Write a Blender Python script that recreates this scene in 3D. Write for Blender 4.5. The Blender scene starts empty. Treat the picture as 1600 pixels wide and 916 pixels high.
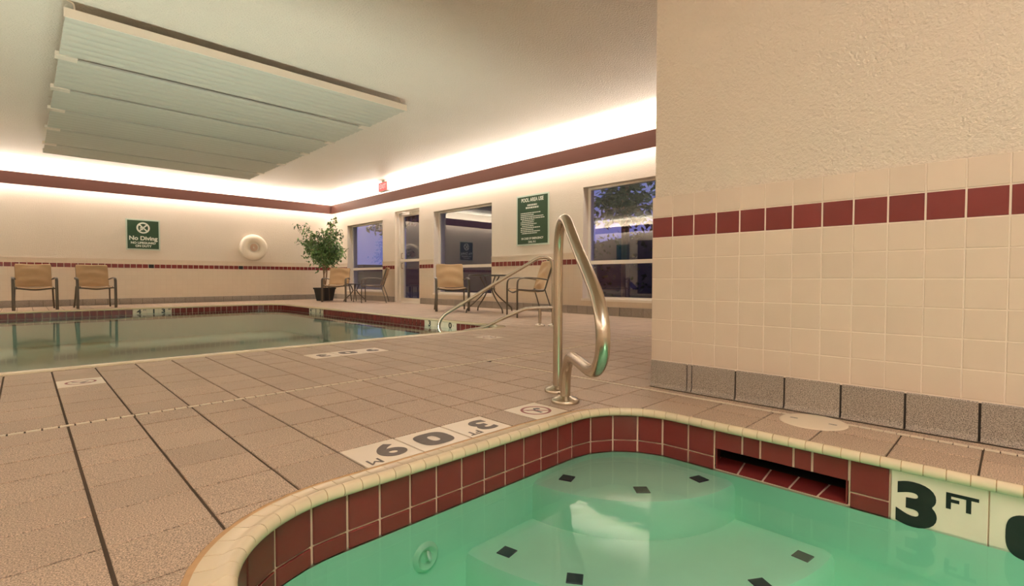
import bpy, bmesh, math, random
from mathutils import Vector, Matrix
from mathutils.geometry import delaunay_2d_cdt, tessellate_polygon
random.seed(7)
PI = math.pi
S = bpy.context.scene
COL = S.collection

# ------------------------------------------------------------------ camera
# world: X runs along the far sign wall (to the right), Y runs along the window wall (away), Z up, metres
F_PX = 773.47
YAW, PITCH, ROLL = math.radians(45.3889), math.radians(-1.6418), math.radians(0.037)
CAM = Vector((0, 0, 0.584))
fw = Vector((math.cos(YAW)*math.cos(PITCH), math.sin(YAW)*math.cos(PITCH), math.sin(PITCH)))
rt = Vector((math.sin(YAW), -math.cos(YAW), 0))
up = rt.cross(fw)
rt2 = rt*math.cos(ROLL) + up*math.sin(ROLL)
up2 = -rt*math.sin(ROLL) + up*math.cos(ROLL)
cd = bpy.data.cameras.new('camera'); cam = bpy.data.objects.new('camera', cd); COL.objects.link(cam)
cd.sensor_width = 36; cd.lens = F_PX/1600*36; cd.clip_start = 0.02; cd.clip_end = 400
cam.matrix_world = Matrix(((rt2.x, up2.x, -fw.x, CAM.x), (rt2.y, up2.y, -fw.y, CAM.y), (rt2.z, up2.z, -fw.z, CAM.z), (0, 0, 0, 1)))
S.camera = cam

# ------------------------------------------------------------------ world (dusk sky), exposure
S.view_settings.view_transform = 'Standard'; S.view_settings.look = 'None'
S.view_settings.gamma = 1.0; S.view_settings.use_curve_mapping = False
S.view_settings.exposure = 0.40
try: S.cycles.use_denoising = True
except Exception: pass
try:
    S.cycles.max_bounces = 14; S.cycles.transparent_max_bounces = 24; S.cycles.diffuse_bounces = 6
    S.cycles.caustics_reflective = False; S.cycles.caustics_refractive = False
except Exception: pass
W = bpy.data.worlds.new('dusk'); S.world = W; W.use_nodes = True
nt = W.node_tree; nt.nodes.clear()
tc = nt.nodes.new('ShaderNodeTexCoord'); sx = nt.nodes.new('ShaderNodeSeparateXYZ')
nt.links.new(tc.outputs['Generated'], sx.inputs[0])
rp = nt.nodes.new('ShaderNodeValToRGB'); nt.links.new(sx.outputs['Z'], rp.inputs[0])
rp.color_ramp.elements[0].position = 0.0; rp.color_ramp.elements[0].color = (0.20, 0.21, 0.50, 1)
rp.color_ramp.elements[1].position = 0.6; rp.color_ramp.elements[1].color = (0.07, 0.08, 0.34, 1)
nz = nt.nodes.new('ShaderNodeTexNoise'); nz.inputs['Scale'].default_value = 5; nz.inputs['Detail'].default_value = 5
nt.links.new(tc.outputs['Generated'], nz.inputs['Vector'])
mr = nt.nodes.new('ShaderNodeMapRange'); mr.inputs['From Min'].default_value = 0.5; mr.inputs['From Max'].default_value = 0.72
nt.links.new(nz.outputs['Fac'], mr.inputs['Value'])
mx = nt.nodes.new('ShaderNodeMix'); mx.data_type = 'RGBA'; mx.inputs['B'].default_value = (0.27, 0.28, 0.60, 1)
nt.links.new(mr.outputs['Result'], mx.inputs['Factor']); nt.links.new(rp.outputs['Color'], mx.inputs['A'])
bg = nt.nodes.new('ShaderNodeBackground'); bg.inputs['Strength'].default_value = 0.85
nt.links.new(mx.outputs['Result'], bg.inputs['Color'])
wo = nt.nodes.new('ShaderNodeOutputWorld'); nt.links.new(bg.outputs[0], wo.inputs[0])

# room dimensions (metres)
XW, YB, XL, YN = 6.6, 14.1, -3.85, -2.6        # window wall, sign wall, left wall, wall behind the camera
XN, YNE = 2.43, 1.383                          # near wall face and its far end
ZC = 2.96                                      # ceiling
VZ0, VZ1, VO = 2.445, 2.69, 0.25               # light valance
WATER_S, WATER_P = -0.184, -0.105

# ------------------------------------------------------------------ lamps: strips in the light valance, underwater tub lamp, added fill lights
WARM = (1.0, 0.945, 0.875)
def area(name, loc, sx_, sy_, watts, direction, color=WARM):
    l = bpy.data.lights.new(name, 'AREA'); l.shape = 'RECTANGLE'; l.size = sx_; l.size_y = sy_; l.energy = watts; l.color = color
    o = bpy.data.objects.new(name, l); COL.objects.link(o); o.location = loc
    o.rotation_euler = Vector(direction).to_track_quat('-Z', 'Y').to_euler()
    return o
UPW, INW, DNW = 12.5, 3.0, 3.3      # watts per metre of strip: straight up, up and into the room, down onto the wall
def strip(p0, p1, inward):
    p0, p1, n = Vector((*p0, 0)), Vector((*p1, 0)), Vector((*inward, 0)); L = (p1-p0).length; c = (p0+p1)/2
    lx = abs(p1.x-p0.x) > abs(p1.y-p0.y)
    for nm, z, w, d in (('valance_strip_up', 2.62, UPW, Vector((0, 0, 1))), ('valance_strip_in', 2.675, INW, n*0.97+Vector((0, 0, .25))), ('valance_strip_down', 2.56, DNW, Vector((0, 0, -1)))):
        l = bpy.data.lights.new(nm, 'AREA'); l.shape = 'RECTANGLE'; l.size = L; l.size_y = 0.05; l.energy = w*L; l.color = WARM
        o = bpy.data.objects.new(nm, l); COL.objects.link(o)
        zz = -d.normalized(); xx = (p1-p0).normalized(); yy = zz.cross(xx)
        o.matrix_world = Matrix(((xx.x, yy.x, zz.x, c.x), (xx.y, yy.y, zz.y, c.y), (xx.z, yy.z, zz.z, z), (0, 0, 0, 1)))
strip((XL+.13, YB-.125), (XW-.13, YB-.125), (0, -1))
strip((XW-.125, YNE+.05), (XW-.125, YB-.26), (-1, 0))
strip((XL+.125, YN+.13), (XL+.125, YB-.26), (1, 0))
strip((XL+.26, YN+.125), (XN-.05, YN+.125), (0, 1))
# tub lamp under water in its near wall, then unseen fill lights added for brightness
a = area('tub_lamp', (0.75, -0.62, -0.40), .30, .20, 2.3, (0.55, 1.0, 0.22), (0.66, 1.0, 0.70))
for x_ in (-1.2, 0.6, 2.4): area('pool_fill', (x_, 4.40, -0.33), .40, .22, 33, (0.10, 0.60, 0.78), (0.98, 1.0, 0.90))  # unseen fill added low in the pool, lifts ceiling and water
area('ceiling_fill', (-0.4, -1.1, 2.93), 2.4, 1.2, 52, (0, 0, -1), WARM)  # added fill behind the viewer, brightens the tub and near deck

# ------------------------------------------------------------------ materials
def new_mat(name):
    m = bpy.data.materials.new(name); m.use_nodes = True; m.node_tree.nodes.clear(); return m, m.node_tree
def nd(t, typ, **kw):
    n = t.nodes.new('ShaderNode'+typ)
    for k, v in kw.items(): setattr(n, k, v)
    return n
def plain(name, col, rough=0.5, metal=0.0, spec=0.5, vary=0.0, mottle=0.0, mscale=6.0, speck=None, bump=0.0, bscale=60.0, bdist=0.004, aniso=0.0, bdetail=3, coat=0.0):
    m, t = new_mat(name)
    out = nd(t, 'OutputMaterial'); b = nd(t, 'BsdfPrincipled'); t.links.new(b.outputs[0], out.inputs[0])
    b.inputs['Roughness'].default_value = rough; b.inputs['Metallic'].default_value = metal
    b.inputs['Specular IOR Level'].default_value = spec
    if coat: b.inputs['Coat Weight'].default_value = coat
    g = nd(t, 'NewGeometry')
    c = nd(t, 'RGB'); c.outputs[0].default_value = (*col, 1); cs = c.outputs[0]
    def mul(cs, fac_socket, lo, hi):
        mrn = nd(t, 'MapRange'); mrn.inputs['To Min'].default_value = lo; mrn.inputs['To Max'].default_value = hi
        t.links.new(fac_socket, mrn.inputs['Value'])
        mm = nd(t, 'Mix', data_type='RGBA', blend_type='MULTIPLY'); mm.inputs['Factor'].default_value = 1
        t.links.new(cs, mm.inputs['A']); t.links.new(mrn.outputs['Result'], mm.inputs['B'])
        return mm.outputs['Result']
    if vary:
        oi = nd(t, 'ObjectInfo'); a = nd(t, 'Math', operation='ADD'); f = nd(t, 'Math', operation='FRACT')
        t.links.new(oi.outputs['Random'], a.inputs[0]); t.links.new(g.outputs['Random Per Island'], a.inputs[1]); t.links.new(a.outputs[0], f.inputs[0])
        cs = mul(cs, f.outputs[0], 1-vary, 1+vary)
    if mottle:
        n = nd(t, 'TexNoise'); n.inputs['Scale'].default_value = mscale; n.inputs['Detail'].default_value = 4
        t.links.new(g.outputs['Position'], n.inputs['Vector']); cs = mul(cs, n.outputs['Fac'], 1-mottle, 1+mottle)
    if speck:
        sc_, dark, lightc, amt = speck
        n = nd(t, 'TexNoise'); n.inputs['Scale'].default_value = sc_; n.inputs['Detail'].default_value = 2; n.inputs['Roughness'].default_value = 0.7
        t.links.new(g.outputs['Position'], n.inputs['Vector'])
        r = nd(t, 'ValToRGB'); e = r.color_ramp.elements
        e[0].position = 0.36; e[0].color = (dark, dark, dark, 1); e[1].position = 0.64; e[1].color = (lightc, lightc, lightc, 1)
        t.links.new(n.outputs['Fac'], r.inputs[0])
        mm = nd(t, 'Mix', data_type='RGBA', blend_type='MULTIPLY'); mm.inputs['Factor'].default_value = amt
        t.links.new(cs, mm.inputs['A']); t.links.new(r.outputs['Color'], mm.inputs['B']); cs = mm.outputs['Result']
    t.links.new(cs, b.inputs['Base Color'])
    if bump:
        n = nd(t, 'TexNoise'); n.inputs['Scale'].default_value = bscale; n.inputs['Detail'].default_value = bdetail
        t.links.new(g.outputs['Position'], n.inputs['Vector'])
        bp = nd(t, 'Bump'); bp.inputs['Strength'].default_value = bump; bp.inputs['Distance'].default_value = bdist
        t.links.new(n.outputs['Fac'], bp.inputs['Height']); t.links.new(bp.outputs[0], b.inputs['Normal'])
    return m
M = {}
M['paint'] = plain('textured wall paint', (0.71, 0.62, 0.515), 0.6, mottle=0.03, mscale=1.2, bump=0.8, bscale=85, bdist=0.010)
M['ceiling'] = plain('knockdown ceiling', (0.74, 0.68, 0.585), 0.42, mottle=0.05, mscale=1.0, bump=0.8, bscale=52, bdist=0.022, bdetail=5)
M['cream_tile'] = plain('cream glazed tile', (0.69, 0.565, 0.455), 0.22, vary=0.025, mottle=0.03, mscale=9)
M['cream_grout'] = plain('cream grout', (0.80, 0.68, 0.57), 0.7)
M['red_tile'] = plain('burgundy glazed tile', (0.200, 0.028, 0.026), 0.24, vary=0.10, mottle=0.10, mscale=14)
M['black_tile'] = plain('black glazed tile', (0.012, 0.010, 0.012), 0.25)
M['red_grout'] = plain('pinkish cream grout', (0.68, 0.48, 0.36), 0.7)
M['deck'] = plain('speckled deck tile', (0.495, 0.368, 0.272), 0.50, vary=0.06, mottle=0.10, mscale=4, speck=(300, 0.28, 1.52, 0.92), bump=0.25, bscale=260, bdist=0.0012)
M['deck_grout'] = plain('dark deck grout', (0.090, 0.060, 0.038), 0.85, mottle=0.35, mscale=7)
M['base'] = plain('grey speckled cove tile', (0.36, 0.31, 0.26), 0.5, vary=0.05, mottle=0.05, mscale=5, speck=(300, 0.28, 1.52, 0.92), bump=0.2, bscale=260, bdist=0.001)
M['base_grout'] = plain('dark base joint', (0.05, 0.04, 0.032), 0.8)
M['coping'] = plain('cream glazed coping', (0.72, 0.60, 0.42), 0.22, vary=0.04, mottle=0.05, mscale=12)
M['mortar'] = plain('tan mortar edge', (0.52, 0.32, 0.16), 0.8, mottle=0.3, mscale=25)
M['white_tile'] = plain('white marker tile', (0.80, 0.70, 0.57), 0.3, mottle=0.05, mscale=15)
M['ink'] = plain('worn grey print', (0.125, 0.098, 0.085), 0.5, mottle=0.25, mscale=60)
M['black_ink'] = plain('black print', (0.012, 0.012, 0.012), 0.3, mottle=0.3, mscale=90)
M['red_ink'] = plain('red print', (0.28, 0.03, 0.025), 0.4)
M['valance'] = plain('brick red valance paint', (0.19, 0.075, 0.062), 0.5, mottle=0.06, mscale=1.5)
M['white_frame'] = plain('white painted frame', (0.78, 0.71, 0.62), 0.4)
M['steel'] = plain('brushed stainless steel', (0.56, 0.49, 0.40), 0.26, metal=1.0, mottle=0.06, mscale=30)
M['bronze'] = plain('bronze powder coated frame', (0.085, 0.060, 0.038), 0.38, spec=0.6)
M['sling'] = plain('tan sling fabric', (0.47, 0.305, 0.165), 0.75, mottle=0.08, mscale=10, bump=0.2, bscale=300, bdist=0.001)
M['darktop'] = plain('dark bronze table top', (0.045, 0.034, 0.026), 0.3)
M['plaster'] = plain('pale spa plaster', (0.51, 0.82, 0.645), 0.6, mottle=0.10, mscale=5)
M['pool_plaster'] = plain('pale pool plaster', (0.74, 0.82, 0.74), 0.6, mottle=0.05, mscale=2)
M['step_mark'] = plain('dark navy step tile', (0.018, 0.022, 0.045), 0.35)
M['step_mark_grey'] = plain('worn grey step tile', (0.12, 0.11, 0.10), 0.45)
M['green_sign'] = plain('dark green sign', (0.022, 0.066, 0.026), 0.45)
M['sign_white'] = plain('white sign print', (0.74, 0.76, 0.66), 0.5)
M['sign_edge'] = plain('pale green sign edge', (0.52, 0.60, 0.50), 0.5)
M['ring'] = plain('white ring buoy vinyl', (0.80, 0.72, 0.60), 0.35)
M['rope'] = plain('peach rope', (0.70, 0.50, 0.38), 0.8)
M['pot'] = plain('black plastic pot', (0.012, 0.013, 0.011), 0.35)
M['bark'] = plain('light brown bark', (0.30, 0.19, 0.11), 0.8, mottle=0.2, mscale=40)
M['leaf'] = plain('ficus leaf', (0.12, 0.22, 0.065), 0.42, vary=0.55)
M['panel'] = plain('pale grey green radiant panel', (0.53, 0.52, 0.45), 0.45)
M['panel_edge'] = plain('white panel edge', (0.74, 0.66, 0.56), 0.4)
M['drain'] = plain('ivory plastic drain', (0.74, 0.64, 0.50), 0.45)
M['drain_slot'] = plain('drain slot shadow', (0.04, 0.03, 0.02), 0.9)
M['lid'] = plain('ivory plastic lid', (0.78, 0.67, 0.52), 0.45)
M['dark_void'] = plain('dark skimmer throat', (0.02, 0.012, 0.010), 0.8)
M['jet'] = plain('pale green jet fitting', (0.50, 0.78, 0.58), 0.4)
M['asphalt'] = plain('asphalt', (0.05, 0.05, 0.055), 0.8, mottle=0.2, mscale=1)
M['tree_leaf'] = plain('night foliage', (0.05, 0.07, 0.03), 0.6, vary=0.5)
M['facade'] = plain('dark facade', (0.07, 0.065, 0.07), 0.7)
M['dark_door'] = plain('dark door', (0.03, 0.022, 0.02), 0.4)
M['teal_sign'] = plain('teal notice', (0.03, 0.13, 0.12), 0.5)
M['lift_blue'] = plain('blue lift seat', (0.03, 0.025, 0.16), 0.45)

def brick_tile(name, w, col, grout, rough=0.25):
    """glazed wall tile too far away to be picked apart: joints as fine relief on a square grid"""
    m, t = new_mat(name)
    out = nd(t, 'OutputMaterial'); b = nd(t, 'BsdfPrincipled'); t.links.new(b.outputs[0], out.inputs[0]); b.inputs['Roughness'].default_value = rough
    g = nd(t, 'NewGeometry'); sp_ = nd(t, 'SeparateXYZ'); t.links.new(g.outputs['Position'], sp_.inputs[0])
    ad = nd(t, 'Math', operation='ADD'); t.links.new(sp_.outputs['X'], ad.inputs[0]); t.links.new(sp_.outputs['Y'], ad.inputs[1])
    cb = nd(t, 'CombineXYZ'); t.links.new(ad.outputs[0], cb.inputs['X']); t.links.new(sp_.outputs['Z'], cb.inputs['Y'])
    br = nd(t, 'TexBrick'); br.offset = 0; br.squash = 1
    br.inputs['Scale'].default_value = 1; br.inputs['Brick Width'].default_value = w; br.inputs['Row Height'].default_value = w
    br.inputs['Mortar Size'].default_value = 0.0025; br.inputs['Mortar Smooth'].default_value = 0.3
    br.inputs['Color1'].default_value = (*col, 1); br.inputs['Color2'].default_value = (*[c*0.97 for c in col], 1); br.inputs['Mortar'].default_value = (*grout, 1)
    t.links.new(cb.outputs[0], br.inputs['Vector']); t.links.new(br.outputs['Color'], b.inputs['Base Color'])
    bp = nd(t, 'Bump', invert=True); bp.inputs['Strength'].default_value = 0.3; bp.inputs['Distance'].default_value = 0.002
    t.links.new(br.outputs['Fac'], bp.inputs['Height']); t.links.new(bp.outputs[0], b.inputs['Normal'])
    return m
M['far_tile'] = brick_tile('far cream tile', 0.1092, (0.71, 0.60, 0.475), (0.66, 0.54, 0.42))

def glass_mat():
    m, t = new_mat('window glass')
    out = nd(t, 'OutputMaterial'); tr = nd(t, 'BsdfTransparent'); tr.inputs[0].default_value = (0.80, 0.80, 0.84, 1)
    gl = nd(t, 'BsdfGlossy'); gl.inputs['Roughness'].default_value = 0.01; gl.inputs['Color'].default_value = (0.9, 0.92, 0.86, 1)
    fr = nd(t, 'Fresnel'); fr.inputs['IOR'].default_value = 1.55
    ma = nd(t, 'Math', operation='MULTIPLY_ADD'); ma.inputs[1].default_value = 1.0; ma.inputs[2].default_value = 0.13; ma.use_clamp = True
    t.links.new(fr.outputs[0], ma.inputs[0])
    mi = nd(t, 'MixShader'); t.links.new(ma.outputs[0], mi.inputs[0]); t.links.new(tr.outputs[0], mi.inputs[1]); t.links.new(gl.outputs[0], mi.inputs[2])
    t.links.new(mi.outputs[0], out.inputs[0]); return m
M['glass'] = glass_mat()
def water_mat(name, absorb, density, rough, bump, bscale, tint):
    m, t = new_mat(name)
    out = nd(t, 'OutputMaterial'); tr = nd(t, 'BsdfTransparent'); tr.inputs[0].default_value = (*tint, 1)
    gl = nd(t, 'BsdfGlossy'); gl.inputs['Roughness'].default_value = rough
    g = nd(t, 'NewGeometry'); n = nd(t, 'TexNoise'); n.inputs['Scale'].default_value = bscale; n.inputs['Detail'].default_value = 2
    t.links.new(g.outputs['Position'], n.inputs['Vector'])
    bp = nd(t, 'Bump'); bp.inputs['Strength'].default_value = bump; bp.inputs['Distance'].default_value = 0.01
    t.links.new(n.outputs['Fac'], bp.inputs['Height']); t.links.new(bp.outputs[0], gl.inputs['Normal'])
    fr = nd(t, 'Fresnel'); fr.inputs['IOR'].default_value = 1.33
    mi = nd(t, 'MixShader'); t.links.new(fr.outputs[0], mi.inputs[0]); t.links.new(tr.outputs[0], mi.inputs[1]); t.links.new(gl.outputs[0], mi.inputs[2])
    t.links.new(mi.outputs[0], out.inputs['Surface'])
    va = nd(t, 'VolumeAbsorption'); va.inputs['Color'].default_value = (*absorb, 1); va.inputs['Density'].default_value = density
    t.links.new(va.outputs[0], out.inputs['Volume'])
    return m
M['spa_water'] = water_mat('spa water', (0.25, 0.88, 0.70), 0.55, 0.05, 0.10, 9, (0.96, 1.0, 0.97))
M['pool_water'] = water_mat('pool water', (0.35, 0.85, 0.74), 0.12, 0.05, 0.05, 2.5, (0.94, 1.0, 0.97))

# ------------------------------------------------------------------ mesh helpers
class MB:
    def __init__(s): s.v = []; s.f = []; s.m = []
    def add(s, vs, fs, mi=0):
        o = len(s.v); s.v += [tuple(v) for v in vs]; s.f += [tuple(i+o for i in f) for f in fs]; s.m += [mi]*len(fs)
    def box(s, x0, x1, y0, y1, z0, z1, mi=0):
        v = [(x, y, z) for z in (z0, z1) for y in (y0, y1) for x in (x0, x1)]
        s.add(v, [(0, 2, 3, 1), (4, 5, 7, 6), (0, 1, 5, 4), (2, 6, 7, 3), (0, 4, 6, 2), (1, 3, 7, 5)], mi)
    def cyl(s, p0, p1, r0, r1=None, n=16, caps=True, mi=0):
        p0, p1 = Vector(p0), Vector(p1); r1 = r0 if r1 is None else r1
        d = (p1-p0).normalized(); a = d.orthogonal().normalized(); b = d.cross(a)
        v = []
        for p, r in ((p0, r0), (p1, r1)):
            for i in range(n):
                t = 2*PI*i/n; v.append(p+a*math.cos(t)*r+b*math.sin(t)*r)
        f = [(i, (i+1) % n, n+(i+1) % n, n+i) for i in range(n)]
        if caps: f += [tuple(range(n-1, -1, -1)), tuple(range(n, 2*n))]
        s.add(v, f, mi)
    def lathe(s, prof, c=(0, 0, 0), n=24, axis='Z', mi=0):
        v = []; c = Vector(c)
        for r, h in prof:
            for i in range(n):
                t = 2*PI*i/n
                p = (r*math.cos(t), r*math.sin(t), h) if axis == 'Z' else (r*math.cos(t), -h, r*math.sin(t))
                v.append(c+Vector(p))
        f = []
        for k in range(len(prof)-1):
            for i in range(n): f.append((k*n+i, k*n+(i+1) % n, (k+1)*n+(i+1) % n, (k+1)*n+i))
        if prof[0][0] > 1e-6: f.append(tuple(range(n-1, -1, -1)))
        if prof[-1][0] > 1e-6: f.append(tuple((len(prof)-1)*n+i for i in range(n)))
        s.add(v, f, mi)
    def sweep(s, pts, r, n=10, closed=False, ry=None, smooth=4, upv=None, mi=0):
        P = [Vector(p) for p in pts]
        if smooth > 1:
            Q = []; N = len(P); rng = range(N if closed else N-1)
            for i in rng:
                a = P[(i-1) % N] if (closed or i > 0) else P[0]*2-P[1]
                b, c = P[i], P[(i+1) % N]
                d = P[(i+2) % N] if (closed or i+2 < N) else P[-1]*2-P[-2]
                for k in range(smooth):
                    t = k/smooth
                    Q.append(0.5*((2*b)+(c-a)*t+(2*a-5*b+4*c-d)*t*t+(-a+3*b-3*c+d)*t**3))
            if not closed: Q.append(P[-1])
            P = Q
        N = len(P); v = []; ry = ry or r; prev = None
        for i in range(N):
            d = (P[(i+1) % N]-P[i-1]) if closed else (P[min(i+1, N-1)]-P[max(i-1, 0)])
            d.normalize()
            if prev is None: a = (Vector(upv) if upv else d.orthogonal()); a = (a-d*a.dot(d)).normalized()
            else: a = (prev-d*prev.dot(d)).normalized()
            prev = a; b = d.cross(a)
            for k in range(n):
                t = 2*PI*k/n; v.append(P[i]+a*math.cos(t)*r+b*math.sin(t)*ry)
        f = []
        for i in range(N if closed else N-1):
            j = (i+1) % N
            for k in range(n): f.append((i*n+k, i*n+(k+1) % n, j*n+(k+1) % n, j*n+k))
        if not closed: f += [tuple(range(n-1, -1, -1)), tuple((N-1)*n+k for k in range(n))]
        s.add(v, f, mi)
    def grid(s, fn, nu, nv, mi=0):
        v = [fn(i/nu, j/nv) for j in range(nv+1) for i in range(nu+1)]
        s.add(v, [(j*(nu+1)+i, j*(nu+1)+i+1, (j+1)*(nu+1)+i+1, (j+1)*(nu+1)+i) for j in range(nv) for i in range(nu)], mi)
    def mesh(s, name, mats, smooth=False, recalc=True):
        me = bpy.data.meshes.new(name); me.from_pydata(s.v, [], s.f)
        for m in (mats if isinstance(mats, (list, tuple)) else [mats]): me.materials.append(m)
        for p, i in zip(me.polygons, s.m): p.material_index = i
        if recalc:
            bm = bmesh.new(); bm.from_mesh(me); bmesh.ops.recalc_face_normals(bm, faces=bm.faces); bm.to_mesh(me); bm.free()
        if smooth:
            me.shade_smooth()
            try: me.set_sharp_from_angle(angle=math.radians(40))
            except Exception: pass
        me.update(); return me
    def build(s, name, mats, parent=None, smooth=False, **kw):
        return link(name, s.mesh(name, mats, smooth), parent, **kw)
def link(name, me, parent=None, kind=None, label=None, mat=None):
    o = bpy.data.objects.new(name, me); COL.objects.link(o)
    if parent is not None: o.parent = parent
    if kind: o['kind'] = kind
    if label: o['label'] = label
    if mat is not None: o.matrix_local = mat
    return o
def thing(name, label, cat, loc=(0, 0, 0), rz=0.0, group=None):
    o = bpy.data.objects.new(name, None); COL.objects.link(o); o.empty_display_size = 0.1
    o.location = loc; o.rotation_euler = (0, 0, rz); o['label'] = label; o['category'] = cat
    if group: o['group'] = group
    return o
def struct(name, label, cat=None):
    o = bpy.data.objects.new(name, None); COL.objects.link(o); o['kind'] = 'structure'; o['label'] = label
    o['category'] = cat or name.split('_')[0]
    return o
def tagstruct(o, label, cat): o['kind'] = 'structure'; o['label'] = label; o['category'] = cat; return o
def dup(root, loc, rz, label, group=None):
    r = root.copy(); COL.objects.link(r); r.location = loc; r.rotation_euler = (0, 0, rz); r['label'] = label
    if group: r['group'] = group
    for ch in list(root.children):
        c = ch.copy(); COL.objects.link(c); c.parent = r
        for g in list(ch.children):
            d = g.copy(); COL.objects.link(d); d.parent = c
    return r
SLAB = {}
def slab_verts(w, h, t, c):
    a, b = w/2, h/2
    v = [(-a, -b, 0), (a, -b, 0), (a, b, 0), (-a, b, 0), (-a, -b, t-c), (a, -b, t-c), (a, b, t-c), (-a, b, t-c),
         (-a+c, -b+c, t), (a-c, -b+c, t), (a-c, b-c, t), (-a+c, b-c, t)]
    f = [(0, 1, 5, 4), (1, 2, 6, 5), (2, 3, 7, 6), (3, 0, 4, 7), (4, 5, 9, 8), (5, 6, 10, 9), (6, 7, 11, 10), (7, 4, 8, 11), (8, 9, 10, 11)]
    return v, f
def slab(w, h, t, mat, c=0.0015):
    k = (round(w, 4), round(h, 4), round(t, 4), mat.name)
    if k not in SLAB:
        v, f = slab_verts(w, h, t, c); mb = MB(); mb.add(v, f); SLAB[k] = mb.mesh('tile', mat, recalc=False)
    return SLAB[k]
def frame(pos, u, v):
    u = Vector(u).normalized(); v = Vector(v).normalized(); n = u.cross(v)
    return Matrix(((u.x, v.x, n.x, pos[0]), (u.y, v.y, n.y, pos[1]), (u.z, v.z, n.z, pos[2]), (0, 0, 0, 1)))
def tile(name, pos, u, v, w, h, t, mat, parent, label=None, c=0.0015):
    return link(name, slab(w, h, t, mat, c), parent, label=label, mat=frame(pos, u, v))
def text_mesh(s, size, bold=0.0, mat=None, sx_=1.0, align='CENTER', depth=0.0004, space=1.0, linesp=1.0):
    cu = bpy.data.curves.new('lettering', 'FONT'); cu.body = s; cu.size = size; cu.offset = bold; cu.align_x = align; cu.align_y = 'CENTER'
    cu.extrude = depth; cu.space_character = space; cu.space_line = linesp; cu.resolution_u = 6
    o = bpy.data.objects.new('lettering', cu); COL.objects.link(o)
    dg = bpy.context.evaluated_depsgraph_get(); me = bpy.data.meshes.new_from_object(o.evaluated_get(dg))
    bpy.data.objects.remove(o); bpy.data.curves.remove(cu)
    for v in me.vertices: v.co.x *= sx_
    me.materials.clear(); me.materials.append(mat); return me
def zero_mesh(w, h, t, mat):
    """flat rounded-rectangle nought with a narrow slot inside, as on the depth tiles"""
    n = 40; mb = MB(); v = []
    def se(a, b, e, th): c, s_ = math.cos(th), math.sin(th); return (a*math.copysign(abs(c)**(2/e), c), b*math.copysign(abs(s_)**(2/e), s_), .0004)
    for i in range(n):
        th = 2*PI*(i+.5)/n; v += [se(w/2-t, h/2-t*.75, 2.6, th), se(w/2, h/2, 3.0, th)]
    mb.add(v, [(2*i, 2*i+1, (2*i+3) % (2*n), (2*i+2) % (2*n)) for i in range(n)]); return mb.mesh('lettering', mat, recalc=False)
def join_meshes(parts, mat):
    """parts: list of (mesh, Matrix) flat print joined into one mesh"""
    mb = MB()
    for me, mt in parts:
        mb.add([mt @ v.co for v in me.vertices], [tuple(p.vertices) for p in me.polygons])
    return mb.mesh('lettering', mat, recalc=False)
def disc(r0, r1, n=32, z=0.0, sx_=1.0):
    mb = MB(); v = []
    for i in range(n):
        t = 2*PI*i/n; v += [(r0*math.cos(t), r0*math.sin(t), z), (r1*math.cos(t), r1*math.sin(t), z)]
    mb.add(v, [(2*i, 2*i+1, (2*i+3) % (2*n), (2*i+2) % (2*n)) for i in range(n)])
    return mb
def barq(p, q, w, z=0.0):
    p, q = Vector((*p, z)), Vector((*q, z)); d = (q-p).normalized(); s_ = Vector((-d.y, d.x, 0))*w/2
    return [p-s_, q-s_, q+s_, p+s_], [(0, 1, 2, 3)]

# ------------------------------------------------------------------ outlines
SY0, SX0, SRL, SRR, SXL = 1.317, 1.975, 0.37, 0.31, 0.24      # spa: back face, right face, corner radii, left face
SYB = -0.75
cL = (SXL+SRL, SY0-SRL); cR = (SX0-SRR, SY0-SRR)
S_A = cL[1]+0.6
S_END = 5.55
def spa(s, d=0.0):
    """point on the spa wall at arc length s, pushed d outward (into the deck), and outward normal"""
    a = S_A
    if s < a: n = (-1, 0); p = (SXL, -0.6+s)
    else:
        s2 = s-a; L = SRL*PI/2
        if s2 < L: th = PI-s2/SRL; n = (math.cos(th), math.sin(th)); p = (cL[0]+SRL*n[0], cL[1]+SRL*n[1])
        else:
            s2 -= L; L = cR[0]-cL[0]
            if s2 < L: n = (0, 1); p = (cL[0]+s2, SY0)
            else:
                s2 -= L; L = SRR*PI/2
                if s2 < L: th = PI/2-s2/SRR; n = (math.cos(th), math.sin(th)); p = (cR[0]+SRR*n[0], cR[1]+SRR*n[1])
                else: n = (1, 0); p = (SX0, cR[1]-(s2-L))
    return Vector((p[0]+n[0]*d, p[1]+n[1]*d)), Vector(n)
S_B = S_A+SRL*PI/2; S_C = S_B+cR[0]-cL[0]; S_D = S_C+SRR*PI/2
def spa_back(s):       # width of the flat back of the coping: wide on the left and back, narrow on the right
    t = min(1, max(0, (s-(S_C-0.25))/0.5)); return 0.056*(1-t)+0.016*t
def spa_poly(dfun, n=90):
    pts = [spa(S_END*i/n, dfun(S_END*i/n))[0] for i in range(n+1)]
    return [(p.x, p.y) for p in pts]
PX1, PY1, PX0, PY0 = 4.22, 12.15, -2.2, 4.33                   # pool inner faces
PR = {'fr': 0.55, 'nr': 0.30, 'l': 0.3}
def pool_poly(d, n=10):
    pts = []
    for cx, cy, r, a0 in ((PX1-PR['nr'], PY0+PR['nr'], PR['nr'], -PI/2), (PX1-PR['fr'], PY1-PR['fr'], PR['fr'], 0), (PX0+PR['l'], PY1-PR['l'], PR['l'], PI/2), (PX0+PR['l'], PY0+PR['l'], PR['l'], PI)):
        for i in range(n+1):
            t = a0+PI/2*i/n; pts.append((cx+(r+d)*math.cos(t), cy+(r+d)*math.sin(t)))
    return pts
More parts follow.
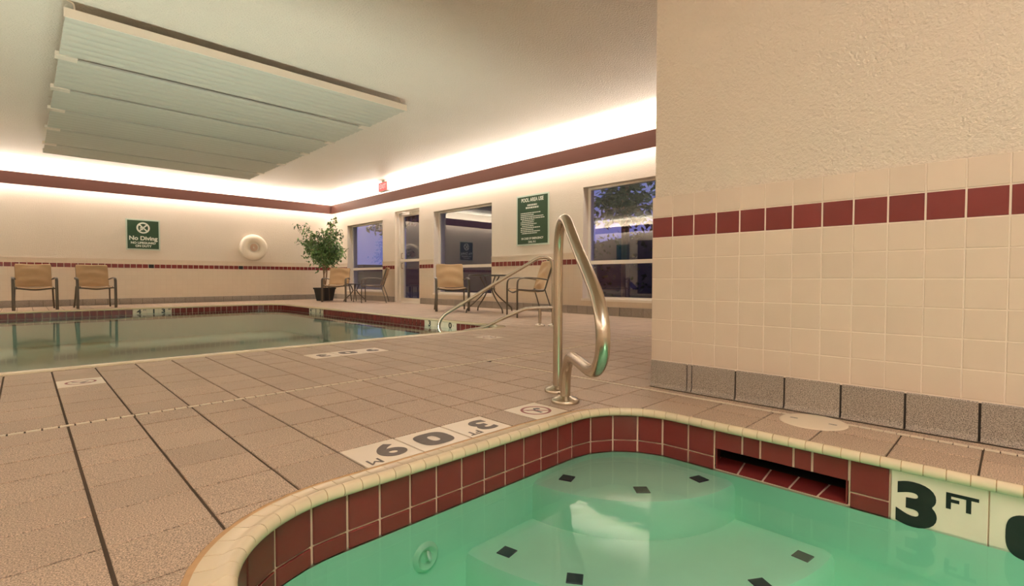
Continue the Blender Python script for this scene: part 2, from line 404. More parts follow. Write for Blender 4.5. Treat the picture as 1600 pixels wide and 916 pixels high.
def inside(p, poly):
    c = False; j = len(poly)-1
    for i in range(len(poly)):
        (xi, yi), (xj, yj) = poly[i], poly[j]
        if (yi > p[1]) != (yj > p[1]) and p[0] < (xj-xi)*(p[1]-yi)/(yj-yi)+xi: c = not c
        j = i
    return c
SPA_EDGE = spa_poly(lambda s: spa_back(s)+0.014)
SPA_EDGE = SPA_EDGE + [(SPA_EDGE[-1][0], SYB), (SPA_EDGE[0][0], SYB)]
SPA_FACE = spa_poly(lambda s: 0.0); SPA_FACE = SPA_FACE+[(SX0, SYB), (SXL, SYB)]
POOL_EDGE = pool_poly(0.085)
POOL_FACE = pool_poly(0.0)

# ------------------------------------------------------------------ floor: grout bed with two openings, then deck tiles
floor = struct('floor', 'speckled tan quarry tile pool deck with dark joints', 'floor')
def flat_with_holes(outer, holes, z, mat, name, parent):
    loops = [[Vector((*p, 0)) for p in outer]]+[[Vector((*p, 0)) for p in h] for h in holes]
    tris = tessellate_polygon(loops); flat = [p for l in loops for p in l]
    mb = MB(); mb.add([(p.x, p.y, z) for p in flat], tris)
    for f in range(len(mb.f)):
        a, b, c = [Vector(mb.v[i]) for i in mb.f[f]]
        if (b-a).cross(c-a).z < 0: mb.f[f] = mb.f[f][::-1]
    return link(name, mb.mesh(name, mat, recalc=False), parent)
flat_with_holes([(XL, YN), (XW, YN), (XW, YB), (XL, YB)], [SPA_FACE, POOL_FACE], -0.005, M['deck_grout'], 'grout_bed', floor)
def proj(x, y, z=0.0):
    d = Vector((x, y, z))-CAM; w = d.dot(fw)
    if w < 0.05: return None
    return 800+F_PX*d.dot(rt2)/w, 458-F_PX*d.dot(up2)/w
XJ = [0.114-0.2095*k for k in range(19, 0, -1)]+[0.114+0.2095*k for k in range(7)]+[1.505, 1.710, 1.912, 2.115, 2.325]
XJR = [2.362]+[2.362+0.2118*k for k in range(1, 21)]
YJ_LOW = [-2.38+0.2095*k for k in range(17)]+[1.163]+[1.372, 1.585, 1.800, 2.012, 2.220, 2.430, 2.612]
YJ_UP = [2.652, 2.862, 3.090, 3.318, 3.560, 3.800, 4.015, 4.235]+[4.235+0.2125*k for k in range(1, 47)]
YJ_NEAR = [1.372, 1.168, 0.950, 0.728, 0.508, 0.284, 0.062]+[0.062-0.22*k for k in range(1, 12)]
cells = []
def cells_for(xs, ys):
    for i in range(len(xs)-1):
        for j in range(len(ys)-1):
            y0, y1 = sorted((ys[j], ys[j+1])); cells.append((xs[i], xs[i+1], y0, y1))
XA = [x for x in XJ if x <= 2.33]
cells_for([x for x in XA if x < 1.95], YJ_LOW)
cells_for([x for x in XA if x > 1.90], [y for y in YJ_LOW if y > 1.37])
cells_for([1.912, 2.19, 2.325], YJ_NEAR)
cells_for(XJR, [1.383]+[y for y in YJ_LOW if y > 1.4])
cells_for(XA+XJR, YJ_UP)
MARK = {}       # deck tiles that carry print, keyed by the cell's lower corner
def cell_at(x, y):
    for c in cells:
        if c[0] <= x <= c[1] and c[2] <= y <= c[3]: return c
for key, x, y in (('9M', .85, 1.48), ('0', 1.06, 1.48), ('3FT', 1.27, 1.48), ('nodive_spa', 1.62, 1.5), ('nodive_pool', .22, 3.68), ('pool3', 1.65, 3.7), ('pool0', 1.81, 3.7), ('pool9', 2.02, 3.7), ('nodive_far', 3.40, 3.7)):
    MARK[cell_at(x, y)] = key
items = []
for c in cells:
    x0, x1, y0, y1 = c; jx = 0.0042; jy = 0.0030
    a = (x0+jx, x1-jx, y0+jy, y1-jy)
    if a[1]-a[0] < 0.01: continue
    corners = [(a[0], a[2]), (a[1], a[2]), (a[1], a[3]), (a[0], a[3])]
    mid = [((a[0]+a[1])/2, a[2]), ((a[0]+a[1])/2, a[3]), (a[0], (a[2]+a[3])/2), (a[1], (a[2]+a[3])/2), ((a[0]+a[1])/2, (a[2]+a[3])/2)]
    ins = [inside(p, SPA_EDGE) or inside(p, POOL_EDGE) for p in corners+mid]
    if all(ins): continue
    P = [proj(*p) for p in corners]
    area_px = 0.0
    if all(P):
        area_px = abs(sum(P[i][0]*P[(i+1) % 4][1]-P[(i+1) % 4][0]*P[i][1] for i in range(4)))/2
        if max(p[0] for p in P) < 0 or min(p[0] for p in P) > 1600 or min(p[1] for p in P) > 916: area_px = 0.0
        if (a[0] > 2.36 and a[2] < 2.6 and P[0][0] > 1030): area_px = 0.0
    items.append((area_px, c, a, corners, any(ins)))
items.sort(key=lambda q: -q[0])
rest = MB()
deck_tiles = {}
TH = 0.009
for idx, (apx, c, a, corners, cut) in enumerate(items):
    w, h = a[1]-a[0], a[3]-a[2]
    cx, cy = (a[0]+a[1])/2, (a[2]+a[3])/2
    dz = random.uniform(-0.0006, 0.0006)
    key = MARK.get(c)
    mat = M['white_tile'] if key else M['deck']
    if cut:
        edge = [p for poly in (SPA_EDGE, POOL_EDGE) for p in [poly]]
        vs = [Vector(p) for p in corners]; es = [(0, 1), (1, 2), (2, 3), (3, 0)]
        for poly in (SPA_EDGE, POOL_EDGE):
            if max(p[0] for p in poly) < a[0]: continue
            n = len(poly)
            for i in range(n):
                p, q = Vector(poly[i]), Vector(poly[(i+1) % n])
                if max(p.x, q.x) < a[0]-.01 or min(p.x, q.x) > a[1]+.01 or max(p.y, q.y) < a[2]-.01 or min(p.y, q.y) > a[3]+.01: continue
                o = len(vs); vs += [p, q]; es.append((o, o+1))
        V, E_, Fc, _, _, _ = delaunay_2d_cdt(vs, es, [], 0, 1e-5)
        keep = []
        for f in Fc:
            m = sum((V[i] for i in f), Vector((0, 0)))/len(f)
            if a[0] < m.x < a[1] and a[2] < m.y < a[3] and not inside(m, SPA_EDGE) and not inside(m, POOL_EDGE): keep.append(f)
        if not keep: continue
        mb = MB(); used = sorted({i for f in keep for i in f}); mp = {i: k for k, i in enumerate(used)}; n = len(used)
        vv = [(V[i].x-cx, V[i].y-cy, TH) for i in used]+[(V[i].x-cx, V[i].y-cy, 0) for i in used]
        cnt = {}
        for f in keep:
            for k in range(len(f)):
                e = (f[k], f[(k+1) % len(f)]); cnt[tuple(sorted(e))] = cnt.get(tuple(sorted(e)), 0)+1
        ff = [tuple(mp[i] for i in f) for f in keep]
        for f in keep:
            for k in range(len(f)):
                i, j = f[k], f[(k+1) % len(f)]
                if cnt[tuple(sorted((i, j)))] == 1: ff.append((mp[j], mp[i], mp[i]+n, mp[j]+n))
        mb.add(vv, ff)
    if (idx < 292 and apx > 0) or key:
        if cut: o = link('deck_tile', mb.mesh('deck_tile', mat), floor, mat=Matrix.Translation((cx, cy, -TH+dz)))
        else: o = tile('deck_tile', (cx, cy, -TH+dz), (1, 0, 0), (0, 1, 0), w, h, TH, mat, floor)
        if key: deck_tiles[key] = (o, w, h)
    else:
        if cut: rest.add([(x+cx, y+cy, z-TH+dz) for x, y, z in mb.v], mb.f)
        else:
            v, f = slab_verts(w, h, TH, 0.0015); rest.add([(x+cx, y+cy, z-TH+dz) for x, y, z in v], f)
link('far_deck_tiles', rest.mesh('far_deck_tiles', M['deck'], recalc=False), floor, kind='stuff', label='remaining deck tiles farther off')

# printed numerals on the deck marker tiles (spa ones face the far side of the deck, pool ones face the pool)
def deck_print(key, parts, mat, label):
    o, w, h = deck_tiles[key]; o.name = 'marker_tile'; o['label'] = label
    ps = []
    for s, size, bold, sx_, x, y, rz in parts:
        me = zero_mesh(.135, .135, .050, mat) if s == '0' else text_mesh(s, size, bold, mat, sx_); ps.append((me, Matrix.Translation((x, y, TH+0.0006)) @ Matrix.Rotation(rz, 4, 'Z')))
    link('numeral', join_meshes(ps, mat), o)
deck_print('9M', [('9', .165, .006, 1.20, .030, .012, PI), ('M', .064, .0, 1.05, -.060, -.056, PI)], M['ink'], 'white deck tile printed 9 M')
deck_print('0', [('0', .165, .008, 1.30, 0, .0, PI)], M['ink'], 'white deck tile printed 0')
deck_print('3FT', [('3', .165, .006, 1.15, .026, .010, PI), ('FT', .056, .001, 1.0, -.058, -.052, PI)], M['ink'], 'white deck tile printed 3 FT')
deck_print('pool3', [('3', .16, .006, 1.2, 0, .0, PI)], M['ink'], 'white deck tile by the pool printed 3')
deck_print('pool0', [('0', .16, .006, 1.2, 0, .0, PI)], M['ink'], 'white deck tile by the pool printed 0')
deck_print('pool9', [('9', .16, .006, 1.2, 0, .0, PI)], M['ink'], 'white deck tile by the pool printed 9')
def nodive(key, label, rz):
    o, w, h = deck_tiles[key]; o.name = 'marker_tile'; o['label'] = label
    mb = disc(.057, .069, 40); v, f = barq((-.045, .045), (.045, -.045), .010); mb.add(v, f)
    mb.v = [(x, y, z+TH+0.0007) for x, y, z in mb.v]
    link('prohibition_ring', mb.mesh('prohibition_ring', M['red_ink'], recalc=False), o)
    mb = MB(); R = Matrix.Rotation(rz, 4, 'Z')
    for p, q, ww in (((-.03, .028), (.012, -.004), .016), ((.012, -.004), (.040, .010), .012), ((.006, -.006), (.012, -.035), .010)):
        v, f = barq(p, q, ww); mb.add([R @ Vector(x) for x in v], f)
    v = [(.016*math.cos(t)-.004, .016*math.sin(t)-.036) for t in [2*PI*i/12 for i in range(12)]]
    mb.add([R @ Vector((x*.8, y*.8, 0)) for x, y in v], [tuple(range(12))])
    mb.v = [(x, y, z+TH+0.0005) for x, y, z in mb.v]
    link('diver_figure', mb.mesh('diver_figure', M['black_ink'], recalc=False), o)
nodive('nodive_spa', 'white deck tile with red ring no diving symbol beside the handrail', 2.2)
nodive('nodive_pool', 'white deck tile with no diving symbol at the left pool edge', 0.3)
nodive('nodive_far', 'white deck tile with no diving symbol near the pool corner', 0.3)

# trench drains: ivory strips with slots
dr = struct('trim_1', 'ivory slotted trench drain strip crossing the deck', 'drain')
def drain_run(p0, p1, name, parent, pitch=0.034, wd=0.026, gap=.003):
    p0, p1 = Vector((*p0, 0)), Vector((*p1, 0)); L = (p1-p0).length; d = (p1-p0)/L; s_ = Vector((-d.y, d.x, 0))
    base = MB(); m = MB(); n = int(L/pitch)
    a = p0-s_*wd/2; b = p1+s_*wd/2
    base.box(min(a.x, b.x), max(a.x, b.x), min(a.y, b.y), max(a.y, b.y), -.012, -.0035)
    for i in range(n):
        q0 = p0+d*(i*pitch+gap); q1 = p0+d*((i+1)*pitch-gap); a = q0-s_*wd*.42; b = q1+s_*wd*.42
        m.box(min(a.x, b.x), max(a.x, b.x), min(a.y, b.y), max(a.y, b.y), -.012, 0.0006)
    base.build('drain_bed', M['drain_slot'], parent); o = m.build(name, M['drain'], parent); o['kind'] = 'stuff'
drain_run((-3.8, 2.632), (6.55, 2.632), 'drain_grate', dr, pitch=0.048)
dr2 = struct('trim_2', 'ivory slotted drain strip along the foot of the near tiled wall', 'drain')
mb = MB(); mb.box(2.354, 2.412, -2.3, 1.383, -.012, -.0012); mb.build('drain_curb', M['deck'], dr2)
drain_run((2.343, -2.3), (2.343, 2.612), 'drain_grate', dr2, pitch=0.040, wd=0.022, gap=.0015)

# ------------------------------------------------------------------ hot tub
tub = thing('hot_tub', 'sunken hot tub with burgundy tile band and cream rounded coping', 'hot tub')
# plaster shell, with grout bed behind the tiles
mb = MB(); N = 90
ZB = -0.62
brk = sorted([S_END*i/N for i in range(N+1)]+[3.842, 4.298])
for a_, b_ in zip(brk[:-1], brk[1:]):
    p, q = spa(a_, 0.004)[0], spa(b_, 0.004)[0]
    spans = ((-.02, -.100), (-.186, -.27)) if 3.842 <= a_ < 4.297 else ((-.02, -.27),)
    for zt, zb in spans: mb.add([(p.x, p.y, zt), (q.x, q.y, zt), (q.x, q.y, zb), (p.x, p.y, zb)], [(0, 1, 2, 3)])
mb.build('tile_bed', M['red_grout'], tub)
mb = MB()
inner = [spa(S_END*i/N, -0.003)[0] for i in range(N+1)]
for i in range(N):
    p, q = inner[i], inner[i+1]
    mb.add([(p.x, p.y, -0.190), (q.x, q.y, -0.190), (q.x, q.y, ZB), (p.x, p.y, ZB)], [(0, 1, 2, 3)])
fl_ = [(p.x, p.y) for p in inner]+[(SX0, SYB), (SXL, SYB)]
tri = tessellate_polygon([[Vector((*p, 0)) for p in fl_]])
mb.add([(x, y, ZB) for x, y in fl_], tri)
mb.add([(SXL, SYB, 0), (SX0, SYB, 0), (SX0, SYB, ZB), (SXL, SYB, ZB)], [(0, 1, 2, 3)])
mb.add([(SXL, SYB, 0), (SXL, -.6, 0), (SXL, -.6, ZB), (SXL, SYB, ZB)], [(0, 1, 2, 3)])
mb.add([(SX0, SYB, 0), (SX0, spa(S_END)[0].y, 0), (SX0, spa(S_END)[0].y, ZB), (SX0, SYB, ZB)], [(0, 1, 2, 3)])
mb.build('plaster_shell', M['plaster'], tub)
# two quarter-round entry steps in the far corner (apparent depths, as seen through the water)
def corner_step(R, ztop, zbot, name, label):
    mb = MB(); C = Vector((SX0+.002, SY0+.002)); n = 28; pts = [C]
    for i in range(n+1):
        th = PI+PI/2*i/n; pts.append(C+Vector((math.cos(th), math.sin(th)))*R)
    # rounded nosing: inner top ring, outer ring a little lower
    P2 = [C]+[C+(p-C)*(1-0.03/R) for p in pts[1:]]
    k = len(pts)
    v = [(p.x, p.y, ztop) for p in P2]+[(p.x, p.y, ztop-.010) for p in [C]+[C+(q-C)*(1-.008/R) for q in pts[1:]]]+[(p.x, p.y, ztop-.03) for p in pts]+[(p.x, p.y, zbot) for p in pts]
    f = [(0, i, i+1) for i in range(1, k-1)]
    for lv in range(3):
        for i in range(1, k-1): f.append((lv*k+i, lv*k+k+i, lv*k+k+i+1, lv*k+i+1))
    mb.add(v, f)
    return mb.build(name, M['plaster'], tub, smooth=True, label=label)
st1 = corner_step(0.568, -0.212, -0.36, 'entry_step', 'upper quarter round step just under the water')
st2 = corner_step(0.905, -0.36, ZB, 'entry_step', 'lower wider quarter round step')
for par, zt, spots in ((st1, -0.212, ((1.527, 1.235, 0.35, 'step_mark'), (1.642, 0.968, 0.80, 'step_mark_grey'), (1.895, 0.862, 1.25, 'step_mark'))),
                       (st2, -0.36, ((1.170, 1.210, 0.2, 'step_mark'), (1.215, 0.950, 0.6, 'step_mark'), (1.604, 0.530, 1.0, 'step_mark'), (1.868, 0.485, 1.45, 'step_mark_grey')))):
    for x, y, rz, mk in spots:
        tile('tread_marker', (x, y, zt), (math.cos(rz), math.sin(rz), 0), (-math.sin(rz), math.cos(rz), 0), .052, .052, .004, M[mk], par)
# wall jet
mb = MB(); j = Vector((0.905, SY0, -0.312))
mb.lathe([(0, .004), (.020, .004), (.026, .012), (.036, .016), (.044, .012), (.050, 0.0)], j, 24, 'Y')
mb.build('wall_jet', M['jet'], tub, smooth=True)
mb = MB(); mb.cyl(j+Vector((.006, -.014, .004)), j+Vector((.010, -.0175, .006)), .017, .013, 16); mb.build('jet_eye', M['pool_plaster'], tub, smooth=True)
# burgundy wall tiles: two rows along the measured joints
SJ = [1.940-0.1045*k for k in range(12, 0, -1)]+[1.940, 2.055, 2.161, 2.264, 2.370, 2.471, 2.577, 2.680, 2.784, 2.884, 2.983, 3.087, 3.180, 3.290, 3.398, 3.507, 3.615, 3.730, 3.840, 3.949]
OPEN = [3.949-.109, 3.949, 4.015, 4.129, 4.189, 4.300]
ZT, RH = -0.024, 0.106
def wall_tile(s0, s1, z0, z1, mat, name='wall_tile', g=0.0042, label=None):
    pa, _ = spa(s0); pb, _ = spa(s1); u = Vector((pb.x-pa.x, pb.y-pa.y, 0)); w = u.length-2*g; h = (z1-z0)-2*min(g, .0034)
    m = (pa+pb)/2; u.normalize()
    # outward face looks into the tub: u x v must point inward
    v = Vector((0, 0, 1)); n = u.cross(v); nin = -spa((s0+s1)/2)[1]
    if n.x*nin.x+n.y*nin.y < 0: u = -u
    return tile(name, (m.x-nin.x*.004, m.y-nin.y*.004, (z0+z1)/2), u, v, w, h, .006, mat, tub, label)
for k in range(len(SJ)-2):
    wall_tile(SJ[k], SJ[k+1], ZT-.112, ZT, M['red_tile'])
    wall_tile(SJ[k], SJ[k+1], -.190, ZT-.112, M['red_tile'])
for k in range(5):      # short row hanging over the skimmer mouth
    wall_tile(OPEN[k], OPEN[k+1], -.102, ZT, M['red_tile'])
wall_tile(4.300, 4.412, ZT-.112, ZT, M['red_tile']); wall_tile(4.300, 4.412, -.190, ZT-.112, M['red_tile'])
mkt = []
s0 = 4.412
for txt, w_ in (('3', .228), ('0', .158), ('9', .158), ('', .158)):
    mkt.append((s0, wall_tile(s0, s0+w_, ZT-.185, ZT, M['white_tile'], 'marker_tile', 0.0015, 'cream wall tile with black depth numeral'), w_, txt)); s0 += w_
for s_, o, w_, txt in mkt:
    if not txt: continue
    ps = []
    if txt == '3':
        ps.append((text_mesh('3', .178, .009, M['black_ink'], 1.22), Matrix.Translation((-.048, -.014, .0068))))
        ps.append((text_mesh('FT', .066, .0022, M['black_ink'], 1.05), Matrix.Translation((.055, .030, .0068))))
    else: ps.append((zero_mesh(.112, .128, .040, M['black_ink']) if txt == '0' else text_mesh(txt, .168, .009, M['black_ink'], 1.2), Matrix.Translation((.012, -.022, .0068))))
    link('numeral', join_meshes(ps, M['black_ink']), o)
# skimmer mouth: tiled floor, side cheeks, dark throat
ya, yb = spa(3.842)[0].y, spa(4.298)[0].y
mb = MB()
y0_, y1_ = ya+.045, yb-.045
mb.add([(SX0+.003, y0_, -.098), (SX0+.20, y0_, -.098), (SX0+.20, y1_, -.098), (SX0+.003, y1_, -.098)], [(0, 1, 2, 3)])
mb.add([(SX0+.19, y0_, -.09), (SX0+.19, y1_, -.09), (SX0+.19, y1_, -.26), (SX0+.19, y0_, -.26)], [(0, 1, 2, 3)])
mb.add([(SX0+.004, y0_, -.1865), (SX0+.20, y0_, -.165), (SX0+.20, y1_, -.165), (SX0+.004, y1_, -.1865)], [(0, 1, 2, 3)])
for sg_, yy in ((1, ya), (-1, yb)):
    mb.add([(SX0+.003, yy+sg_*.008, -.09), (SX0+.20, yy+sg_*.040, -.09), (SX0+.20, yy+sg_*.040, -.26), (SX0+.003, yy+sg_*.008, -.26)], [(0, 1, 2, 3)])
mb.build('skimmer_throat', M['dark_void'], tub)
nT = 5
mbg = MB(); mbg.add([(SX0+.0, ya, -.1830), (SX0+.115, ya+.03, -.1700), (SX0+.115, yb-.03, -.1700), (SX0+.0, yb, -.1830), (SX0-.0015, ya, -.20), (SX0-.0015, yb, -.20)], [(0, 1, 2, 3), (0, 3, 5, 4)])
mbg.build('throat_grout', M['red_grout'], tub)
for k in range(nT):
    t0, t1 = k/nT, (k+1)/nT; g = .008
    def pt(t, dpt): return Vector((SX0+dpt, (ya+.2*dpt)*(1-t)+(yb-.2*dpt)*t, -.1822+dpt*.113))
    q = [pt(t0, .002)+Vector((0, -g/2, 0)), pt(t0, .108)+Vector((0, -g/2, 0)), pt(t1, .108)+Vector((0, g/2, 0)), pt(t1, .002)+Vector((0, g/2, 0))]
    mb = MB(); mb.add(q+[p+Vector((0, 0, .003)) for p in q], [(0, 1, 2, 3), (4, 5, 6, 7), (0, 1, 5, 4), (1, 2, 6, 5), (2, 3, 7, 6), (3, 0, 4, 7)])
    mb.build('throat_tile', M['red_tile'], tub)
for yy, sg in ((ya, -1), (yb, 1)):
    mb = MB(); q = [Vector((SX0+.004, yy+sg*.004, -.100)), Vector((SX0+.10, yy+sg*-.022, -.100)), Vector((SX0+.10, yy+sg*-.022, -.172)), Vector((SX0+.004, yy+sg*.004, -.184))]
    mb.add(q+[p+Vector((0, sg*.004, 0)) for p in q], [(0, 1, 2, 3), (4, 5, 6, 7), (0, 1, 5, 4), (1, 2, 6, 5), (2, 3, 7, 6), (3, 0, 4, 7)])
    mb.build('cheek_tile', M['red_tile'], tub)
# coping: short rounded pieces with open joints, on a mortar bed
def nose(back):
    pts = []
    for i in range(11):
        a = math.radians(-150+i*24); pts.append((-.012+.018*math.cos(PI/2+(-a)) if False else -.012-.018*math.cos(math.radians(-80+i*20.5)), -.006+.018*math.sin(math.radians(-80+i*20.5))))
    pts = [p for p in pts if not (p[0] > -.004 and p[1] < .002)]
    pts = [(0.0, -.026)]+pts
    pts += [(.006, .0065), (.016, .0018), (max(back, .018), .0006), (max(back, .018), -.012)]
    return pts
s = 0.0; PC = 0.0535
while s < S_END-.01:
    s1 = min(s+PC, S_END); g = .0011; mb = MB(); secs = []
    ns = 3
    for k in range(ns):
        ss = s+g+(s1-s-2*g)*k/(ns-1); prof = nose(spa_back(ss)-.002)
        secs.append([Vector((*spa(ss, d)[0], z)) for d, z in prof])
    np_ = len(secs[0]); v = [p for q in secs for p in q]
    f = [(k*np_+i, k*np_+i+1, (k+1)*np_+i+1, (k+1)*np_+i) for k in range(ns-1) for i in range(np_-1)]
    f += [tuple(range(np_)), tuple((ns-1)*np_+i for i in range(np_))]
    mb.add(v, f); mb.build('coping_tile', M['coping'], tub, smooth=True); s = s1
mb = MB(); v = []; prof = [(-.024, -.007), (-.012, .0085), (0.0, .0055), (.015, .0002)]
for i in range(N+1):
    ss = S_END*i/N; b = spa_back(ss)
    for d, z in [(-.010, -.021), (-.024, -.016), (-.0275, -.006), (-.022, .006), (-.012, .0095), (-.002, .0065), (.014, .0), (b-.004, -.0010), (b+.0155, -.0012)]:
        p = spa(ss, d)[0]; v.append((p.x, p.y, z))
k = 9
mb.add(v, [(i*k+j_, i*k+j_+1, (i+1)*k+j_+1, (i+1)*k+j_) for i in range(N) for j_ in range(k-1)])
mb.build('coping_mortar', M['mortar'], tub, smooth=True)
# water body (reaches a little into the shell so that only its surface shows)
ext = [(spa(S_END*i/60, 0.012)[0]) for i in range(61)]
wp = [(p.x, p.y) for p in ext]+[(SX0+.012, SYB-.012), (SXL-.012, SYB-.012)]
def water_body(poly, z0, z1, mat, name, parent):
    tri = tessellate_polygon([[Vector((*p, 0)) for p in poly]]); n = len(poly); mb = MB()
    mb.add([(x, y, z1) for x, y in poly]+[(x, y, z0) for x, y in poly], list(tri)+[tuple(i+n for i in t) for t in tri]+[(i, (i+1) % n, n+(i+1) % n, n+i) for i in range(n)])
    return mb.build(name, mat, parent)
water_body(wp, ZB-.02, WATER_S, M['spa_water'], 'water', tub)

# skimmer lid on the deck
lid = thing('skimmer_lid', 'round ivory skimmer lid set in the deck below the grey base tiles', 'lid', (2.285, 0.565, 0))
mb = MB(); mb.lathe([(0, .0035), (.108, .0035), (.118, .0025), (.122, 0)], (0, 0, 0), 40); mb.build('cover', M['lid'], lid, smooth=True)
for sg in (-1, 1):
    mb = MB(); mb.box(-.006, .006, sg*.07-.014, sg*.07+.014, .0034, .0042); mb.build('finger_slot', M['base'], lid)

# ------------------------------------------------------------------ swimming pool
pool = thing('swimming_pool', 'large indoor swimming pool with burgundy waterline tiles', 'swimming pool')
PF = pool_poly(0.004, 12); n = len(PF); mb = MB()
for i in range(n):
    p, q = PF[i], PF[(i+1) % n]; mb.add([(p[0], p[1], -.02), (q[0], q[1], -.02), (q[0], q[1], -.26), (p[0], p[1], -.26)], [(0, 1, 2, 3)])
mb.build('tile_bed', M['red_grout'], pool)
PF = pool_poly(0.001, 12); mb = MB()
for i in range(n):
    p, q = PF[i], PF[(i+1) % n]; mb.add([(p[0], p[1], -.24), (q[0], q[1], -.24), (q[0], q[1], -.62), (p[0], p[1], -.62)], [(0, 1, 2, 3)])
tri = tessellate_polygon([[Vector((*p, 0)) for p in PF]]); mb.add([(x, y, -.62) for x, y in PF], tri)
mb.build('plaster_shell', M['pool_plaster'], pool)
water_body(pool_poly(0.012, 12), -.64, WATER_P, M['pool_water'], 'water', pool)
# path along the inner face: start on the right wall (near), round the far corner, along the sign wall to the left
def pool_path(s):
    L1 = (PY1-PR['fr'])-(PY0+PR['nr'])
    if s < L1: return Vector((PX1, PY0+PR['nr']+s)), Vector((1, 0))
    s -= L1; L = PR['fr']*PI/2
    if s < L: th = s/PR['fr']; nn = Vector((math.cos(th), math.sin(th))); return Vector((PX1-PR['fr'], PY1-PR['fr']))+nn*PR['fr'], nn
    s -= L; return Vector((PX1-PR['fr']-s, PY1)), Vector((0, 1))
PL1 = (PY1-PR['fr'])-(PY0+PR['nr']); PLC = PR['fr']*PI/2
def s_right(y): return y-(PY0+PR['nr'])
def s_far(x): return PL1+PLC+(PX1-PR['fr']-x)
def pool_tile(s0, s1, z0, z1, mat, name='waterline_tile', g=.006, label=None):
    pa, n0 = pool_path(s0); pb, n1 = pool_path(s1); u = Vector((pb.x-pa.x, pb.y-pa.y, 0)); w = u.length-2*g; u.normalize(); m = (pa+pb)/2
    nin = -(n0+n1).normalized(); n = u.cross(Vector((0, 0, 1)))
    if n.x*nin.x+n.y*nin.y < 0: u = -u
    return tile(name, (m.x-nin.x*.002, m.y-nin.y*.002, (z0+z1)/2), u, (0, 0, 1), w, (z1-z0)-2*min(g, .004), .006, mat, pool, label)
marks = [(s_right(6.12), s_right(5.36), [('3', .0), ('0', 1)]), (s_right(9.62), s_right(10.29), None), (s_far(2.155), s_far(1.518), None)]
blocked = [(s_right(5.36), s_right(6.12)), (s_right(9.60), s_right(10.28)), (s_far(2.155), s_far(1.515))]
s = 0.0; PP = 0.1075; smax = s_far(-0.75)
while s < smax:
    s1 = s+PP
    nb = [b for b in blocked if b[0] < s1 and b[1] > s]
    if nb:
        b = nb[0]
        if b[0]-s > .03: pool_tile(s, b[0], -.135, -.026, M['red_tile'])
        s = b[1]; continue
    pool_tile(s, s1, -.135, -.026, M['red_tile']); s = s1
mb = MB()
lower = MB()
s = 0.0
while s < smax:
    pa, na = pool_path(s+.005); pb, nb_ = pool_path(s+PP-.005); q = []
    for p, nn in ((pa, na), (pb, nb_)):
        for z in (-.142, -.238): q.append((p.x-nn.x*.003, p.y-nn.y*.003, z))
    lower.add(q, [(0, 2, 3, 1)]); s += PP
lower.build('submerged_tiles', M['red_tile'], pool, kind='stuff')
def pool_marks(s0, s1, seq):
    k = len(seq); tot = sum(w for _, w in seq); a = s0
    for txts, w in seq:
        b = a+(s1-s0)*w/tot; o = pool_tile(a, b, -.150, -.022, M['white_tile'], 'marker_tile', .002, 'pale tile with black depth marking'); ps = []
        for t_, size, x, y in txts: ps.append((text_mesh(t_, size*.86, .0040 if size > .1 else .001, M['black_ink'], 1.30), Matrix.Translation((x, y+.016, .0068))))
        if ps: link('numeral', join_meshes(ps, M['black_ink']), o)
        a = b
# the right wall runs away from us: in reading order (left to right) its far end comes first
pool_marks(s_right(6.12), s_right(5.36), [([('3', .125, .0, .0)], .26), ([('FT', .05, 0, .03)], .22), ([('0', .125, 0, .0), ('.', .08, .075, .02)], .28)])
pool_marks(s_right(10.28), s_right(9.60), [([('4', .115, -.03, .0), ('FT', .04, .06, .03)], .22), ([('1', .115, 0, .0)], .2), ([('3', .115, -.02, .0), ('M', .04, .065, .03)], .22)])
pool_marks(s_far(1.515), s_far(2.155), [([('4', .125, -.01, -.004), ('FT', .042, .082, .025)], .22), ([('1', .125, .02, -.004)], .2), ([('3', .125, -.03, -.004), ('M', .045, .070, .026)], .22)])
# small return slot at the right wall
mb = MB(); mb.box(PX1-.004, PX1+.006, 6.15, 6.75, -.098, -.072); mb.build('return_slot', M['black_tile'], pool)
# pool coping
mb = MB(); n12 = 12
profp = [(0.0, -.028), (-.020, -.024), (-.027, -.010), (-.018, .005), (0.0, .009), (.030, .004), (.070, .001), (.082, -.006)]
rings = [pool_poly(d, n12) for d, z in profp]; n = len(rings[0])
v = [(rings[k][i][0], rings[k][i][1], profp[k][1]) for k in range(len(profp)) for i in range(n)]
mb.add(v, [(k*n+i, k*n+(i+1) % n, (k+1)*n+(i+1) % n, (k+1)*n+i) for k in range(len(profp)-1) for i in range(n)])
mb.build('coping', M['coping'], pool, smooth=True)

# ------------------------------------------------------------------ walls
def wall_boxes(boxes, name, mat, parent=None, **kw):
    mb = MB()
    for b in boxes: mb.box(*b)
    return mb.build(name, mat, parent, **kw)
TOPW = 3.10
# sign wall (far), left wall, wall behind the camera
wall_back = struct('wall_back', 'far cream wall carrying the no diving sign, tiled to chest height', 'wall')
wall_boxes([(XL-.2, XW+.3, YB, YB+.2, -.05, TOPW)], 'plaster', M['paint'], wall_back)
wall_left = struct('wall_left', 'cream wall on the far left side of the pool', 'wall')
wall_boxes([(XL-.2, XL, YN-.2, YB, -.05, TOPW)], 'plaster', M['paint'], wall_left)
wall_front = struct('wall_front', 'cream wall behind the viewer', 'wall')
wall_boxes([(XL, XN, YN-.2, YN, -.05, TOPW)], 'plaster', M['paint'], wall_front)
